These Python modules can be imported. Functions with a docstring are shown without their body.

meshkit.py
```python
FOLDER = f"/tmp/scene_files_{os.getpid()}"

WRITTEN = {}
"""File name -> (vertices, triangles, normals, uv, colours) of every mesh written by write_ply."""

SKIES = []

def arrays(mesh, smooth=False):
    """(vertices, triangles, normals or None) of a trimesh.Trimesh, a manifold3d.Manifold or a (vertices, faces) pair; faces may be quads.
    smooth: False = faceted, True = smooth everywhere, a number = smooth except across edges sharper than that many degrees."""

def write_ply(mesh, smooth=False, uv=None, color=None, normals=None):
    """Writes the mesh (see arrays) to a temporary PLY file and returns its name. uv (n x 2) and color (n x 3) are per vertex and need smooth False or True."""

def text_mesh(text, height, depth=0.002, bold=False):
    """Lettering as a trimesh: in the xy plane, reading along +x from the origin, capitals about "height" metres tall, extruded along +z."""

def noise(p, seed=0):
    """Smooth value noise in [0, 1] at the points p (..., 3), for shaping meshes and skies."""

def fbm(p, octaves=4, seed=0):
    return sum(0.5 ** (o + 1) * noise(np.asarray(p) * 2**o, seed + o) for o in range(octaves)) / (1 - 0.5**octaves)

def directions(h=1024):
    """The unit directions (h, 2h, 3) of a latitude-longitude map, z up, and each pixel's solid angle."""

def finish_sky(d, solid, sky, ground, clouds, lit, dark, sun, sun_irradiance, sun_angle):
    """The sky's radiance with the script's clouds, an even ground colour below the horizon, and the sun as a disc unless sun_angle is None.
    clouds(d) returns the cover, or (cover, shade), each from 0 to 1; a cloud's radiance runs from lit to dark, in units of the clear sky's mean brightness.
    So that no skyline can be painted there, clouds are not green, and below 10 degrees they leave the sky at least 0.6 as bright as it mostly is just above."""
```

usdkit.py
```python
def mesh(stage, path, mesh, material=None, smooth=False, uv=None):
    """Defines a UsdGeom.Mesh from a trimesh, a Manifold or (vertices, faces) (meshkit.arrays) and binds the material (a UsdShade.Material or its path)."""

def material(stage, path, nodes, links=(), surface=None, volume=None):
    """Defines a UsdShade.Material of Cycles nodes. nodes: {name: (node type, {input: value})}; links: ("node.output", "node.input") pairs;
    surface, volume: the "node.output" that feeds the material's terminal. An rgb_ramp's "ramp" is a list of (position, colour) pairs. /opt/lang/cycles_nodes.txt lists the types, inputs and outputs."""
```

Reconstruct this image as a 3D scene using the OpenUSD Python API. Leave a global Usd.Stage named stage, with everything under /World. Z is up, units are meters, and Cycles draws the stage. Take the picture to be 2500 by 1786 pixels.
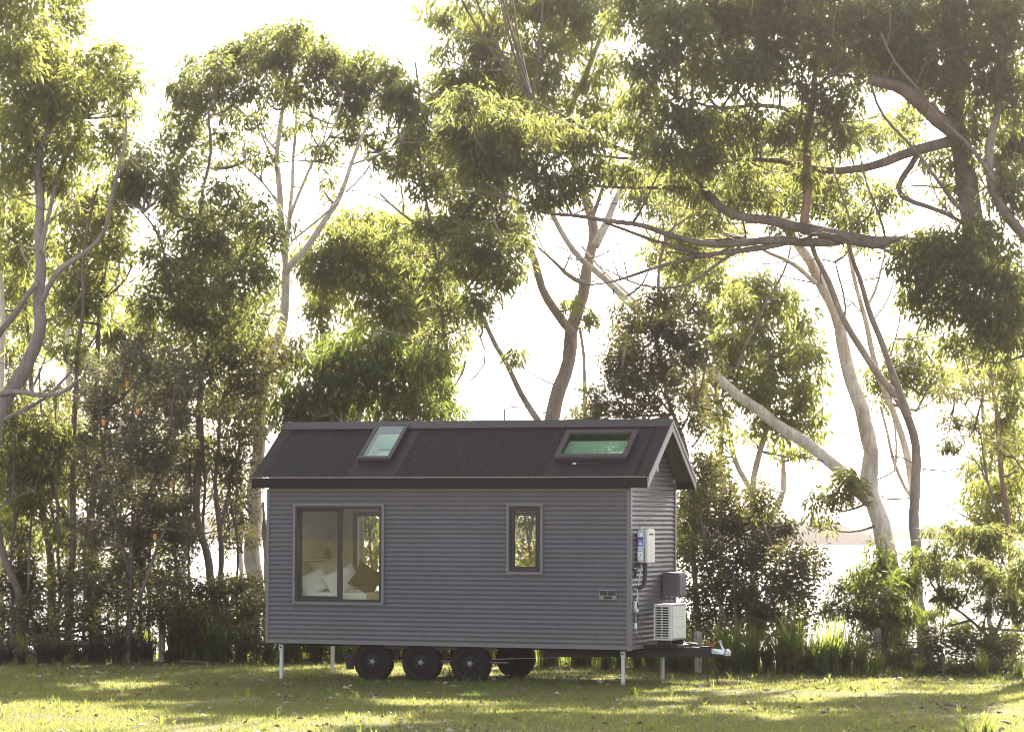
import math, random
import numpy as np, trimesh, usdkit, meshkit
from pxr import Usd, UsdGeom, UsdLux, UsdShade, Gf, Sdf

# ------------------------------------------------------------------ camera, sky, sun, exposure
stage = Usd.Stage.CreateInMemory()
UsdGeom.SetStageUpAxis(stage, UsdGeom.Tokens.z); UsdGeom.SetStageMetersPerUnit(stage, 1.0)
UsdGeom.Xform.Define(stage, '/World'); UsdGeom.Scope.Define(stage, '/World/Looks')
FOC, EYE, PITCH = 6974.3, 2.540, 0.0561          # focal length in photo pixels (2500 wide), eye height, upward pitch
EXPOSURE = 2.45
SUN_AZ, SUN_EL, SUN_INT, SKY = math.radians(14.0), math.radians(36.0), 1.25, 0.078
cam = UsdGeom.Camera.Define(stage, '/World/camera')
cam.AddTranslateOp().Set(Gf.Vec3d(0, 0, EYE)); cam.AddRotateXOp().Set(90 + math.degrees(PITCH))
cam.CreateHorizontalApertureAttr(36.0); cam.CreateVerticalApertureAttr(36.0 * 731 / 1024)
cam.CreateFocalLengthAttr(36.0 * FOC / 2500); cam.CreateClippingRangeAttr(Gf.Vec2f(0.1, 20000))
cam.CreateExposureAttr(EXPOSURE)
def mat(name, nodes, links=(), surface='p.BSDF', volume=None):
    return usdkit.material(stage, '/World/Looks/' + name, nodes, links, surface, volume)
sky = UsdLux.DomeLight.Define(stage, '/World/sky')
m_sky = mat('sky_material', {'s': ('sky_texture', dict(sky_type='single_scattering', sun_disc=False, sun_elevation=SUN_EL, sun_rotation=SUN_AZ, altitude=10.0, air_density=1.0, aerosol_density=2.5, ozone_density=1.0)),
                             'h': ('hsv', dict(saturation=.45)), 'b': ('background_shader', dict(strength=SKY))}, [('s.color', 'h.color'), ('h.color', 'b.color')], surface='b.background')
UsdShade.MaterialBindingAPI.Apply(sky.GetPrim()).Bind(m_sky)
sky.GetPrim().SetCustomDataByKey('kind', 'structure')
sun = UsdLux.DistantLight.Define(stage, '/World/sun')
sun.CreateNormalizeAttr(True); sun.CreateIntensityAttr(SUN_INT); sun.CreateAngleAttr(0.53); sun.CreateColorAttr(Gf.Vec3f(1.0, 0.925, 0.81))
sun.AddRotateZOp().Set(-math.degrees(SUN_AZ)); sun.AddRotateXOp().Set(-(90 - math.degrees(SUN_EL)))

# ------------------------------------------------------------------ helpers
rng = np.random.default_rng(7)
used = {}
def numbered(parent, name):
    k = used.get((parent, name), 0); used[(parent, name)] = k + 1
    return f'{parent}/{name}' + (f'_{k:03d}' if k else '')
def keys(p, label=None, cat=None, group=None, kind=None):
    for k, v in (('label', label), ('category', cat), ('group', group), ('kind', kind)):
        if v: p.SetCustomDataByKey(k, v)
    return p
def path_of(parent): return '/World' if parent is None else (parent if isinstance(parent, str) else str(parent.GetPath()))
def obj(name, mesh, m, parent=None, smooth=False, **kw):
    return keys(usdkit.mesh(stage, numbered(path_of(parent), name), mesh, m, smooth).GetPrim(), **kw)
def thing(name, label, cat, loc=(0, 0, 0), rotz=0, group=None, kind=None):
    x = UsdGeom.Xform.Define(stage, numbered('/World', name))
    x.AddTranslateOp().Set(Gf.Vec3d(*map(float, loc))); x.AddRotateZOp().Set(float(rotz))
    return keys(x.GetPrim(), label, cat, group, kind)
def copy_of(src, loc, rotz, label, group=None, scale=1.0):
    w = src.GetCustomData()
    x = UsdGeom.Xform.Define(stage, numbered('/World', src.GetName().rstrip('0123456789').rstrip('_'))); p = x.GetPrim(); p.GetReferences().AddInternalReference(src.GetPath())
    p.GetAttribute('xformOp:translate').Set(Gf.Vec3d(*map(float, loc))); p.GetAttribute('xformOp:rotateZ').Set(float(rotz))
    p.GetAttribute('xformOp:scale').Set(Gf.Vec3f(scale, scale, scale))
    p.SetInstanceable(True)
    return keys(p, label, w['category'], group or w.get('group'))
class MB:                                            # collects pieces that become ONE mesh
    def __init__(s): s.v, s.f, s.n = [], [], 0
    def add(s, v, f):
        v = np.asarray(v, float); f = np.asarray(f, int)
        if f.shape[1] == 4: f = np.vstack([f[:, [0, 1, 2]], f[:, [0, 2, 3]]])
        s.v.append(v); s.f.append(f + s.n); s.n += len(v); return s
    def mesh(s): return np.vstack(s.v), np.vstack(s.f)
    def tm(s, t): return s.add(t.vertices, t.faces)
    def box(s, x0, x1, y0, y1, z0, z1, c=0.0):
        if c <= 0:
            t = trimesh.creation.box(bounds=[(x0, y0, z0), (x1, y1, z1)]); return s.tm(t)
        c = min(c, (x1 - x0) * .45, (y1 - y0) * .45, (z1 - z0) * .45)   # chamfered box
        P = []
        for x, ix in ((x0, c), (x1, -c)):
            for y, iy in ((y0, c), (y1, -c)):
                for z, iz in ((z0, c), (z1, -c)):
                    P += [(x, y + iy, z + iz), (x + ix, y, z + iz), (x + ix, y + iy, z)]
        return s.tm(trimesh.convex.convex_hull(np.array(P)))
    def tube(s, pts, r, n=8, cap=True):
        v, f = tube(pts, r, n, cap); return s.add(v, f)
    def cyl(s, a, b, r, n=14):
        return s.tube([a, b], [r, r], n)
def tube(pts, r, n=8, cap=True):
    P = np.asarray(pts, float); N = len(P); r = np.broadcast_to(np.asarray(r, float), (N,))
    T = np.gradient(P, axis=0); T /= np.maximum(np.linalg.norm(T, axis=1, keepdims=True), 1e-9)
    ref = np.array([0, 0, 1.0]) if abs(T[0][2]) < .9 else np.array([1.0, 0, 0])
    A = np.cross(T[0], ref); A /= np.linalg.norm(A)
    ang = np.arange(n) * 2 * np.pi / n; V = np.empty((N, n, 3))
    for i in range(N):
        A = A - T[i] * (A @ T[i]); A /= max(np.linalg.norm(A), 1e-9); B = np.cross(T[i], A)
        V[i] = P[i] + r[i] * (np.cos(ang)[:, None] * A + np.sin(ang)[:, None] * B)
    V = V.reshape(-1, 3); i = np.arange(N - 1)[:, None] * n; j = np.arange(n)[None]; k = (j + 1) % n
    F = np.stack([i + j, i + k, i + n + k, i + n + j], -1).reshape(-1, 4)
    F = np.vstack([F[:, [0, 1, 2]], F[:, [0, 2, 3]]])
    if cap:
        V = np.vstack([V, P[0], P[-1]]); a, b = N * n, N * n + 1; j = np.arange(n); k = (j + 1) % n
        F = np.vstack([F, np.stack([np.full(n, a), k, j], 1), np.stack([np.full(n, b), (N - 1) * n + j, (N - 1) * n + k], 1)])
    return V, F
def smooth_line(P, step):
    from scipy.interpolate import PchipInterpolator
    P = np.asarray(P, float); d = np.r_[0, np.cumsum(np.maximum(np.linalg.norm(np.diff(P, axis=0), axis=1), 1e-6))]
    n = max(3, int(d[-1] / step) + 1); t = np.linspace(0, d[-1], n)
    if len(P) > 2:
        q = np.stack([PchipInterpolator(d, P[:, k])(t) for k in range(3)], 1)
        for _ in range(2): q[1:-1] = .5 * q[1:-1] + .25 * (q[:-2] + q[2:])
    else: q = np.stack([np.interp(t, d, P[:, k]) for k in range(3)], 1)
    return q, t / d[-1]
def lathe(profile, n=36):                            # (radius, height) about z
    p = np.asarray(profile, float); a = np.arange(n) * 2 * np.pi / n
    V = np.stack([p[:, 0, None] * np.cos(a), p[:, 0, None] * np.sin(a), np.repeat(p[:, 1, None], n, 1)], -1).reshape(-1, 3)
    i = np.arange(len(p) - 1)[:, None] * n; j = np.arange(n)[None]; k = (j + 1) % n
    return V, np.stack([i + j, i + k, i + n + k, i + n + j], -1).reshape(-1, 4)
_fw = np.array([0, math.cos(PITCH), math.sin(PITCH)]); _up = np.array([0, -math.sin(PITCH), math.cos(PITCH)])
def at(px, py, Y):                                   # where the photo's pixel lies, Y metres out
    r = _fw + (px - 1250) / FOC * np.array([1.0, 0, 0]) + (893 - py) / FOC * _up
    return np.array([0, 0, EYE]) + r * (Y / r[1])
def edge_y(x):                                       # where the mown grass ends
    return np.interp(x, [-12, -8, -4, 0, 3, 6, 9, 14], [53.2, 53.0, 54.6, 53.6, 50.6, 48.6, 47.6, 47.0])
def gz(x, y):                                        # height of the ground
    x, y = np.asarray(x, float), np.asarray(y, float)
    t = np.clip((y - edge_y(x) - 4.5) / 13, 0, 1)
    bump = .05 * (meshkit.noise(np.stack([x * .45, y * .45, 0 * x], -1), 3) - .5) * np.clip((y - 30) / 8, 0, 1)
    return -2.6 * t * t * (3 - 2 * t) + bump - 1.2 * np.clip((y - 70) / 20, 0, 1)

# ------------------------------------------------------------------ materials
def plain(name, col, rough=.5, metal=0.0, var=.12, scale=6.0, bump=0.0, spec=.5, bscale=60.):
    n = {'g': ('geometry', {}), 'n': ('noise_texture', dict(scale=scale, detail=5.0, roughness=.6)), 'r': ('rgb_ramp', dict(ramp=[(.3, [c * (1 - var) for c in col]), (.7, [c * (1 + var) for c in col])])),
         'p': ('principled_bsdf', dict(roughness=rough, metallic=metal, specular_ior_level=spec))}
    l = [('g.position', 'n.vector'), ('n.fac', 'r.fac'), ('r.color', 'p.base_color')]
    if bump:
        n['n2'] = ('noise_texture', dict(scale=bscale, detail=3.0)); n['b'] = ('bump', dict(strength=bump, distance=.01))
        l += [('g.position', 'n2.vector'), ('n2.fac', 'b.height'), ('b.normal', 'p.normal')]
    return mat(name, n, l)
def leaf_mat(name, dark, light, trans, tw=.42, rough=.45):
    n = {'g': ('geometry', {}), 'r': ('rgb_ramp', dict(ramp=[(0, dark), (.8, light), (.93, light), (1, [light[0] * 1.6, light[1] * 1.05, light[2] * .8])])),
         'rt': ('rgb_ramp', dict(ramp=[(0, [c * .7 for c in trans]), (.9, trans), (1, [trans[0] * 1.5, trans[1], trans[2]])])),
         'd': ('principled_bsdf', dict(roughness=rough, specular_ior_level=.35)), 't': ('translucent_bsdf', {}), 'm': ('mix_closure', dict(fac=tw))}
    return mat(name, n, [('g.random_per_island', 'r.fac'), ('g.random_per_island', 'rt.fac'), ('r.color', 'd.base_color'), ('rt.color', 't.color'), ('d.BSDF', 'm.closure1'), ('t.BSDF', 'm.closure2')], surface='m.closure')
L_EUC = leaf_mat('eucalypt_leaves', (.055, .064, .026), (.135, .142, .058), (.43, .46, .11), .52, .36)
L_EUC2 = leaf_mat('yellow_green_leaves', (.070, .080, .028), (.165, .172, .062), (.53, .56, .12), .54, .36)
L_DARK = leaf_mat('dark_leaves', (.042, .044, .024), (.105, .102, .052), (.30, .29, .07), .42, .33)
L_BANK = leaf_mat('grey_green_leaves', (.070, .070, .050), (.17, .16, .115), (.34, .32, .14), .38, .36)
L_ACAC = leaf_mat('bright_leaves', (.045, .060, .020), (.10, .125, .040), (.38, .46, .07), .50, .36)
L_GRASS = leaf_mat('long_grass_blades', (.060, .078, .022), (.14, .165, .045), (.52, .60, .11), .58, .4)
L_DRY = leaf_mat('dry_fronds', (.05, .036, .025), (.12, .085, .05), (.16, .11, .05), .25, .6)
def bark(name, c1, c2, c3, zs=.35, bump=.5, bs=34., bd=.03):
    n = {'g': ('geometry', {}), 'm': ('mapping', dict(scale=(1, 1, zs))), 'n': ('noise_texture', dict(scale=2.6, detail=6., roughness=.62)), 'n2': ('noise_texture', dict(scale=bs, detail=4., roughness=.6)),
         'mm': ('mapping', dict(scale=(1, 1, .18))), 'r': ('rgb_ramp', dict(ramp=[(.32, c1), (.5, c2), (.66, c3)])), 'k': ('rgb_ramp', dict(ramp=[(.3, (.62, .6, .58)), (.62, (1.1, 1.1, 1.1))])), 'x': ('mix', dict(mix_type='multiply', fac=.8)),
         'b': ('bump', dict(strength=bump, distance=bd)), 'p': ('principled_bsdf', dict(roughness=.8, specular_ior_level=.25))}
    return mat(name, n, [('g.position', 'm.vector'), ('m.vector', 'n.vector'), ('g.position', 'mm.vector'), ('mm.vector', 'n2.vector'), ('n.fac', 'r.fac'), ('n2.fac', 'k.fac'), ('r.color', 'x.color1'), ('k.color', 'x.color2'), ('x.color', 'p.base_color'), ('n2.fac', 'b.height'), ('b.normal', 'p.normal')])
B_PALE = bark('pale_smooth_bark', (.36, .27, .20), (.52, .45, .37), (.60, .55, .47), .4, .2, 20.)
B_MID = bark('grey_brown_bark', (.17, .13, .10), (.26, .21, .17), (.34, .28, .23), .3, .6)
B_DARK = bark('dark_rough_bark', (.085, .062, .048), (.14, .105, .085), (.19, .15, .12), .3, .8)
B_FURR = bark('furrowed_bark', (.085, .065, .052), (.155, .118, .098), (.21, .165, .14), .35, 1.0, 22., .06)
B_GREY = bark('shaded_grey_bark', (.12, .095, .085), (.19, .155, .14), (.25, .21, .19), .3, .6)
B_RED = bark('reddish_bark', (.15, .095, .07), (.24, .155, .115), (.30, .21, .16), .3, .7)
B_DEAD = bark('dead_grey_wood', (.22, .19, .16), (.34, .30, .26), (.42, .38, .33), .2, .5)

# ------------------------------------------------------------------ setting: ground, water, far shore
m_lawn = mat('lawn_soil', {'g': ('geometry', {}), 'n': ('noise_texture', dict(scale=.55, detail=6., roughness=.65)), 'n2': ('noise_texture', dict(scale=9., detail=5., roughness=.7)), 'n3': ('noise_texture', dict(scale=60., detail=3.)),
    'r': ('rgb_ramp', dict(ramp=[(.3, (.068, .072, .024)), (.5, (.11, .104, .038)), (.68, (.145, .118, .055))])), 'r2': ('rgb_ramp', dict(ramp=[(.35, (.7, .7, .7)), (.65, (1.25, 1.2, 1.1))])), 'x': ('mix', dict(mix_type='multiply', fac=1.)),
    'b': ('bump', dict(strength=.6, distance=.03)), 'p': ('principled_bsdf', dict(roughness=.9, specular_ior_level=.1))},
    [('g.position', 'n.vector'), ('g.position', 'n2.vector'), ('g.position', 'n3.vector'), ('n.fac', 'r.fac'), ('n2.fac', 'r2.fac'), ('r.color', 'x.color1'), ('r2.color', 'x.color2'), ('x.color', 'p.base_color'), ('n3.fac', 'b.height'), ('b.normal', 'p.normal')])
m_bank = plain('leaf_litter_soil', (.06, .043, .028), .95, var=.45, scale=5., bump=.8, spec=.1)
def grid(xs, ys, fz):
    X, Yg = np.meshgrid(xs, ys); Z = fz(X, Yg); nx = len(xs)
    i = np.arange(len(ys) - 1)[:, None] * nx; j = np.arange(nx - 1)[None]
    return np.stack([X, Yg, Z], -1).reshape(-1, 3), np.stack([i + j, i + j + 1, i + nx + j + 1, i + nx + j], -1).reshape(-1, 4)
xs = np.r_[-1500, -500, -150, -60, -30, np.linspace(-18, 18, 121), 30, 60, 150, 500, 1500]
ys = np.r_[-300, -60, 0, 15, np.linspace(28, 75, 158), 95]
gv, gf = grid(xs, ys, gz)
cen = gv[gf].mean(1); lawn = cen[:, 1] < edge_y(cen[:, 0]) + .15 * (rng.random(len(cen)) - .5) * 4
gtop = UsdGeom.Xform.Define(stage, '/World/ground').GetPrim(); keys(gtop, kind='structure')
def compact(v, f):
    k, inv = np.unique(f, return_inverse=True); return v[k], inv.reshape(f.shape)
obj('lawn', compact(gv, gf[lawn]), m_lawn, gtop, smooth=True); obj('bank_soil', compact(gv, gf[~lawn]), m_bank, gtop, smooth=True)
m_water = mat('water_surface', {'g': ('geometry', {}), 'm': ('mapping', dict(scale=(.25, 1.0, 1))), 'n': ('noise_texture', dict(scale=.8, detail=5.)), 'b': ('bump', dict(strength=.35, distance=.3)), 'p': ('principled_bsdf', dict(base_color=(.03, .05, .055), roughness=.12, ior=1.33))},
    [('g.position', 'm.vector'), ('m.vector', 'n.vector'), ('n.fac', 'b.height'), ('b.normal', 'p.normal')])
WZ = -1.3
obj('water', grid(np.linspace(-1500, 1500, 5), np.array([60., 400, 1500, 2400]), lambda x, y: 0 * x + WZ), m_water, kind='structure')
m_far = plain('far_shore_scrub', (.05, .05, .045), 1.0, var=.3, scale=.02, spec=0.0)
def hills(Y, x0, x1, h, seed, name):
    xs = np.linspace(x0, x1, 160); ys = np.linspace(Y, Y + 260, 8)
    def fz(X, Yg):
        n = meshkit.fbm(np.stack([X / 140., Yg / 200., 0 * X], -1), 5, seed)
        env = np.clip((X - x0) / (.12 * (x1 - x0)), 0, 1) * np.clip((x1 - X) / (.12 * (x1 - x0)), 0, 1)
        return WZ - .4 + h * (n * 1.3) * env * np.clip((Yg - Y) / 120, 0, 1) ** .6
    obj(name, grid(xs, ys, fz), m_far, kind='structure', smooth=True)
hills(600, 40, 84, 6.0, 5, 'far_shore'); hills(850, -500, 480, 7.6, 9, 'far_hills')

# ------------------------------------------------------------------ the tiny house on its trailer (local u along the long wall, v to the back, z up)
TH = 0.3609
h_op = UsdGeom.Xform.Define(stage, '/World/tiny_house')
HX, HY = -4.1044, 48.0278
def house_frame(x):
    x.AddTranslateOp().Set(Gf.Vec3d(HX, HY, 0)); x.AddRotateZOp().Set(-math.degrees(TH)); x.AddRotateYOp().Set(math.degrees(.004))
house_frame(h_op); H = keys(h_op.GetPrim(), 'dark grey corrugated steel tiny house on a black six wheel trailer', 'tiny house')
def hthing(name, label, cat, group=None):
    x = UsdGeom.Xform.Define(stage, numbered('/World', name)); house_frame(x); return keys(x.GetPrim(), label, cat, group)
LH, W = 6.40, 2.40
SL = (4.297 - 3.362) / 1.281
def roof_z(v): return 4.297 - SL * abs(v - 1.2)
m_clad = mat('wall_cladding_paint', {'g': ('geometry', {}), 'n': ('noise_texture', dict(scale=1.1, detail=5.0, roughness=.6)), 'r': ('rgb_ramp', dict(ramp=[(.3, (.066, .058, .064)), (.7, (.080, .070, .077))])), 'z': ('separate_xyz', {}), 'm': ('map_range', dict(clamp=True, from_min=.62, from_max=1.25, to_min=.45, to_max=0.0)),
    'n2': ('noise_texture', dict(scale=7., detail=6., roughness=.7)), 'k': ('math', dict(math_type='multiply')), 'x': ('mix', dict(mix_type='mix', color2=(.13, .105, .085))), 'rr': ('map_range', dict(from_min=.3, from_max=.7, to_min=.28, to_max=.46)), 'p': ('principled_bsdf', dict(specular_ior_level=.5))},
    [('g.position', 'n.vector'), ('n.fac', 'r.fac'), ('g.position', 'z.vector'), ('z.z', 'm.value'), ('g.position', 'n2.vector'), ('n2.fac', 'k.value1'), ('m.result', 'k.value2'), ('k.value', 'x.fac'), ('r.color', 'x.color1'), ('x.color', 'p.base_color'), ('n2.fac', 'rr.value'), ('rr.result', 'p.roughness')])
m_trim = plain('trim_paint', (.105, .094, .094), .4, 0, .04)
m_roof = plain('roof_paint', (.007, .006, .006), .55, 0, .12, 3., 0, .12)
m_flash = plain('roof_flashing', (.010, .008, .008), .6, 0, .1, 3., 0, .12)
m_ridge = plain('ridge_paint', (.024, .020, .022), .5, 0, .08, 6., 0, .2)
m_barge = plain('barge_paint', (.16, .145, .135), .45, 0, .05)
m_soff = plain('soffit_lining', (.075, .062, .058), .6, 0, .08)
m_alu = plain('bronze_aluminium', (.020, .016, .015), .45, 0, .06, 6., 0, .3)
m_black = plain('black_steel', (.010, .008, .008), .5, 0, .2, 6., 0, .25)
m_tyre = plain('tyre_rubber', (.007, .006, .006), .85, 0, .2, 20., .5, .15)
m_rim = plain('black_rim', (.005, .004, .005), .5, 0, .1, 6., 0, .15)
m_galv = plain('galvanised_steel', (.42, .42, .42), .45, .6, .15, 30.)
m_hub = plain('dull_hub_metal', (.16, .16, .165), .5, .3, .1)
m_chrome = plain('zinc_plated_steel', (.42, .42, .43), .3, 1., .1, 30.)
m_in = plain('interior_lining', (.50, .46, .40), .8, 0, .03)
m_floor = plain('timber_floor', (.45, .34, .24), .6, 0, .2)
def glass(name, tint, f0=.06):
    return mat(name, {'t': ('transparent_bsdf', dict(color=tint)), 'g': ('glossy_bsdf', dict(color=(1, 1, 1), roughness=.008)), 'w': ('layer_weight', dict(blend=.5)), 'p': ('math', dict(math_type='power', value2=5.0)), 'q': ('math', dict(math_type='multiply_add', value2=1 - f0, value3=f0)), 'm': ('mix_closure', {})},
               [('w.facing', 'p.value1'), ('p.value', 'q.value1'), ('q.value', 'm.fac'), ('t.BSDF', 'm.closure1'), ('g.BSDF', 'm.closure2')], surface='m.closure')
m_pane = glass('window_glass', (.86, .86, .82), .055); m_sky_pane = glass('skylight_glass', (.80, .93, .85), .08)
PITCHC, AMP = .0762, .0105
def corr_rows(z0, z1):
    n = max(2, int(round((z1 - z0) / PITCHC * 10)) + 1); z = np.linspace(z0, z1, n)
    return z, AMP * np.sin(2 * np.pi * z / PITCHC)
def corr_front(mb, u0, u1, z0, z1, off=0.0, v=0.0, back=False):
    if z1 - z0 < .004 or u1 - u0 < .004: return
    z, d = corr_rows(z0, z1); n = len(z)
    y = (v - d - off) if not back else (v + d + off)
    V = np.vstack([np.stack([np.full(n, u0), y, z], 1), np.stack([np.full(n, u1), y, z], 1)])
    i = np.arange(n - 1); F = np.stack([i, i + n, i + n + 1, i + 1], 1)
    mb.add(V, F if not back else F[:, ::-1])
def holed(mb, u0, u1, z0, z1, holes, off, v=0., back=False):
    cuts = sorted({z0, z1, *[z for h in holes for z in h[2:] if z0 < z < z1]})
    for a, b in zip(cuts, cuts[1:]):
        mid, x = (a + b) / 2, u0
        for h in sorted(holes):
            if h[2] < mid < h[3]: corr_front(mb, x, h[0], a, b, off, v, back); x = h[1]
        corr_front(mb, x, u1, a, b, off, v, back)
W1, W2 = (.50, 2.10, 1.28, 2.905), (4.31, 4.895, 1.805, 2.912)
B1, B2 = (.54, 2.45, .95, 2.80), (3.15, 4.15, 1.55, 2.80)
zz = [.655, 1.42, 2.18, 2.94, 3.135]
for k in range(4):
    mb = MB(); holed(mb, .02, 6.345, zz[k], zz[k + 1], [W1, W2], .002 * (k % 2)); obj('cladding_sheet', mb.mesh(), m_clad, H, smooth=True)
mb = MB(); holed(mb, .0, 6.4, .62, 3.2, [B1, B2], 0, W, True); obj('rear_cladding', mb.mesh(), m_clad, H, smooth=True)
SL = (4.297 - 3.362) / 1.281
def end_wall(u, sgn, sheets, name):
    for a, b in sheets:
        z, d = corr_rows(a, b); n = len(z)
        half = np.minimum(1.2, (4.297 - .09 - z) / SL); half = np.maximum(half, .001)
        V = np.vstack([np.stack([u + sgn * d, 1.2 - half, z], 1), np.stack([u + sgn * d, 1.2 + half, z], 1)]); i = np.arange(n - 1)
        F = np.stack([i, i + n, i + n + 1, i + 1], 1); mb = MB(); mb.add(V, F if sgn > 0 else F[:, ::-1]); obj(name, mb.mesh(), m_clad, H, smooth=True)
end_wall(LH, 1, [(.655, 1.42), (1.42, 2.18), (2.18, 2.94), (2.94, 4.2)], 'end_cladding_sheet')
end_wall(0, -1, [(.655, 1.42), (1.42, 2.18), (2.18, 2.94), (2.94, 4.2)], 'end_cladding_sheet')
sc = MB()                                             # roofing screws of the end wall, seen as dots
for zr in np.arange(.80, 3.2, .2286):
    for v in (.55, 1.15, 1.75): sc.tm(trimesh.creation.icosphere(1, .006).apply_translation((LH + .010, v, zr)))
obj('wall_screws', sc.mesh(), m_black, H, kind='stuff')
def P(name, m, *boxes, c=.004, parent=None, **kw):
    mb = MB()
    for b in boxes: mb.box(*b, c=c)
    return obj(name, mb.mesh(), m, parent or H, **kw)
P('corner_trim', m_trim, (-.026, .027, -.016, .004, .60, 3.172), (-.026, -.016, .004, .06, .60, 3.172), c=.002)
P('corner_trim', m_trim, (6.342, 6.416, -.016, .003, .585, 3.172), (6.404, 6.416, .003, .06, .585, 3.172), c=.002)
P('corner_trim', m_trim, (6.40, 6.416, W - .05, W + .02, .60, 3.3), c=.002)
P('top_trim', m_trim, (.03, 6.339, -.018, .0, 3.132, 3.185), c=.002)
P('bottom_trim', m_trim, (.03, 6.339, -.016, .006, .60, .658), c=.002)
P('bottom_trim', m_trim, (6.405, 6.418, .062, W - .055, .60, .658), c=.002)
# linings, floor, ceiling
P('floor', m_floor, (.03, 6.37, .03, 2.37, .60, .66), c=0)
def lining(v, holes):
    mb = MB(); cuts = sorted({.665, 3.16, *[z for h in holes for z in h[2:]]})
    for a, b in zip(cuts, cuts[1:]):
        x = .06
        for h in sorted(holes):
            if h[2] < (a + b) / 2 < h[3]: mb.box(x, h[0], v - .008, v + .008, a, b); x = h[1]
        mb.box(x, 6.34, v - .008, v + .008, a, b)
    obj('wall_lining', mb.mesh(), m_in, H)
lining(.08, [W1, W2]); lining(W - .08, [B1, B2])
for u in (.05, 6.35):
    mb = MB(); mb.tm(trimesh.convex.convex_hull(np.array([(u + o, v, z) for o in (-.008, .008) for v, z in ((.09, .665), (2.31, .665), (.09, 3.28), (2.31, 3.28), (1.2, 4.13))]))); obj('wall_lining', mb.mesh(), m_in, H)
P('partition', m_in, (3.02, 3.08, .9, 2.3, .665, 3.3), c=0)
K1, K2, K3, K4 = (1.53, 2.105, .245, 1.06), (5.02, 6.24, .25, .86), (3.9, 5.6, 1.45, 2.15), (.85, 1.95, 1.38, 2.15)   # skylights: u0,u1 and v0,v1
def slope_panel(mb, u0, u1, v0, v1, lift, thick=None):
    P4 = [(u0, v0), (u1, v0), (u1, v1), (u0, v1)]
    V = [(u, v, roof_z(v) + lift) for u, v in P4]; F = [[0, 1, 2, 3]] if v0 < 1.2 else [[0, 1, 2, 3]]
    if thick:
        V += [(u, v, roof_z(v) + lift - thick) for u, v in P4]
        F += [[7, 6, 5, 4], [0, 4, 5, 1], [1, 5, 6, 2], [2, 6, 7, 3], [3, 7, 4, 0]]
    mb.add(V, F)
def slope_holed(mb, u0, u1, v0, v1, hole, lift, thick):
    a, b, c, d = hole
    slope_panel(mb, u0, a, v0, v1, lift, thick); slope_panel(mb, b, u1, v0, v1, lift, thick)
    slope_panel(mb, a, b, v0, c, lift, thick); slope_panel(mb, a, b, d, v1, lift, thick)
mb = MB()
slope_holed(mb, .06, 3.4, .09, 1.2, K1, -.10, .02); slope_holed(mb, 3.4, 6.34, .09, 1.2, K2, -.10, .02); slope_holed(mb, 3.0, 6.34, 1.2, 2.31, K3, -.10, .02); slope_holed(mb, .06, 3.0, 1.2, 2.31, K4, -.10, .02)
obj('ceiling_lining', mb.mesh(), m_in, H)
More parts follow.
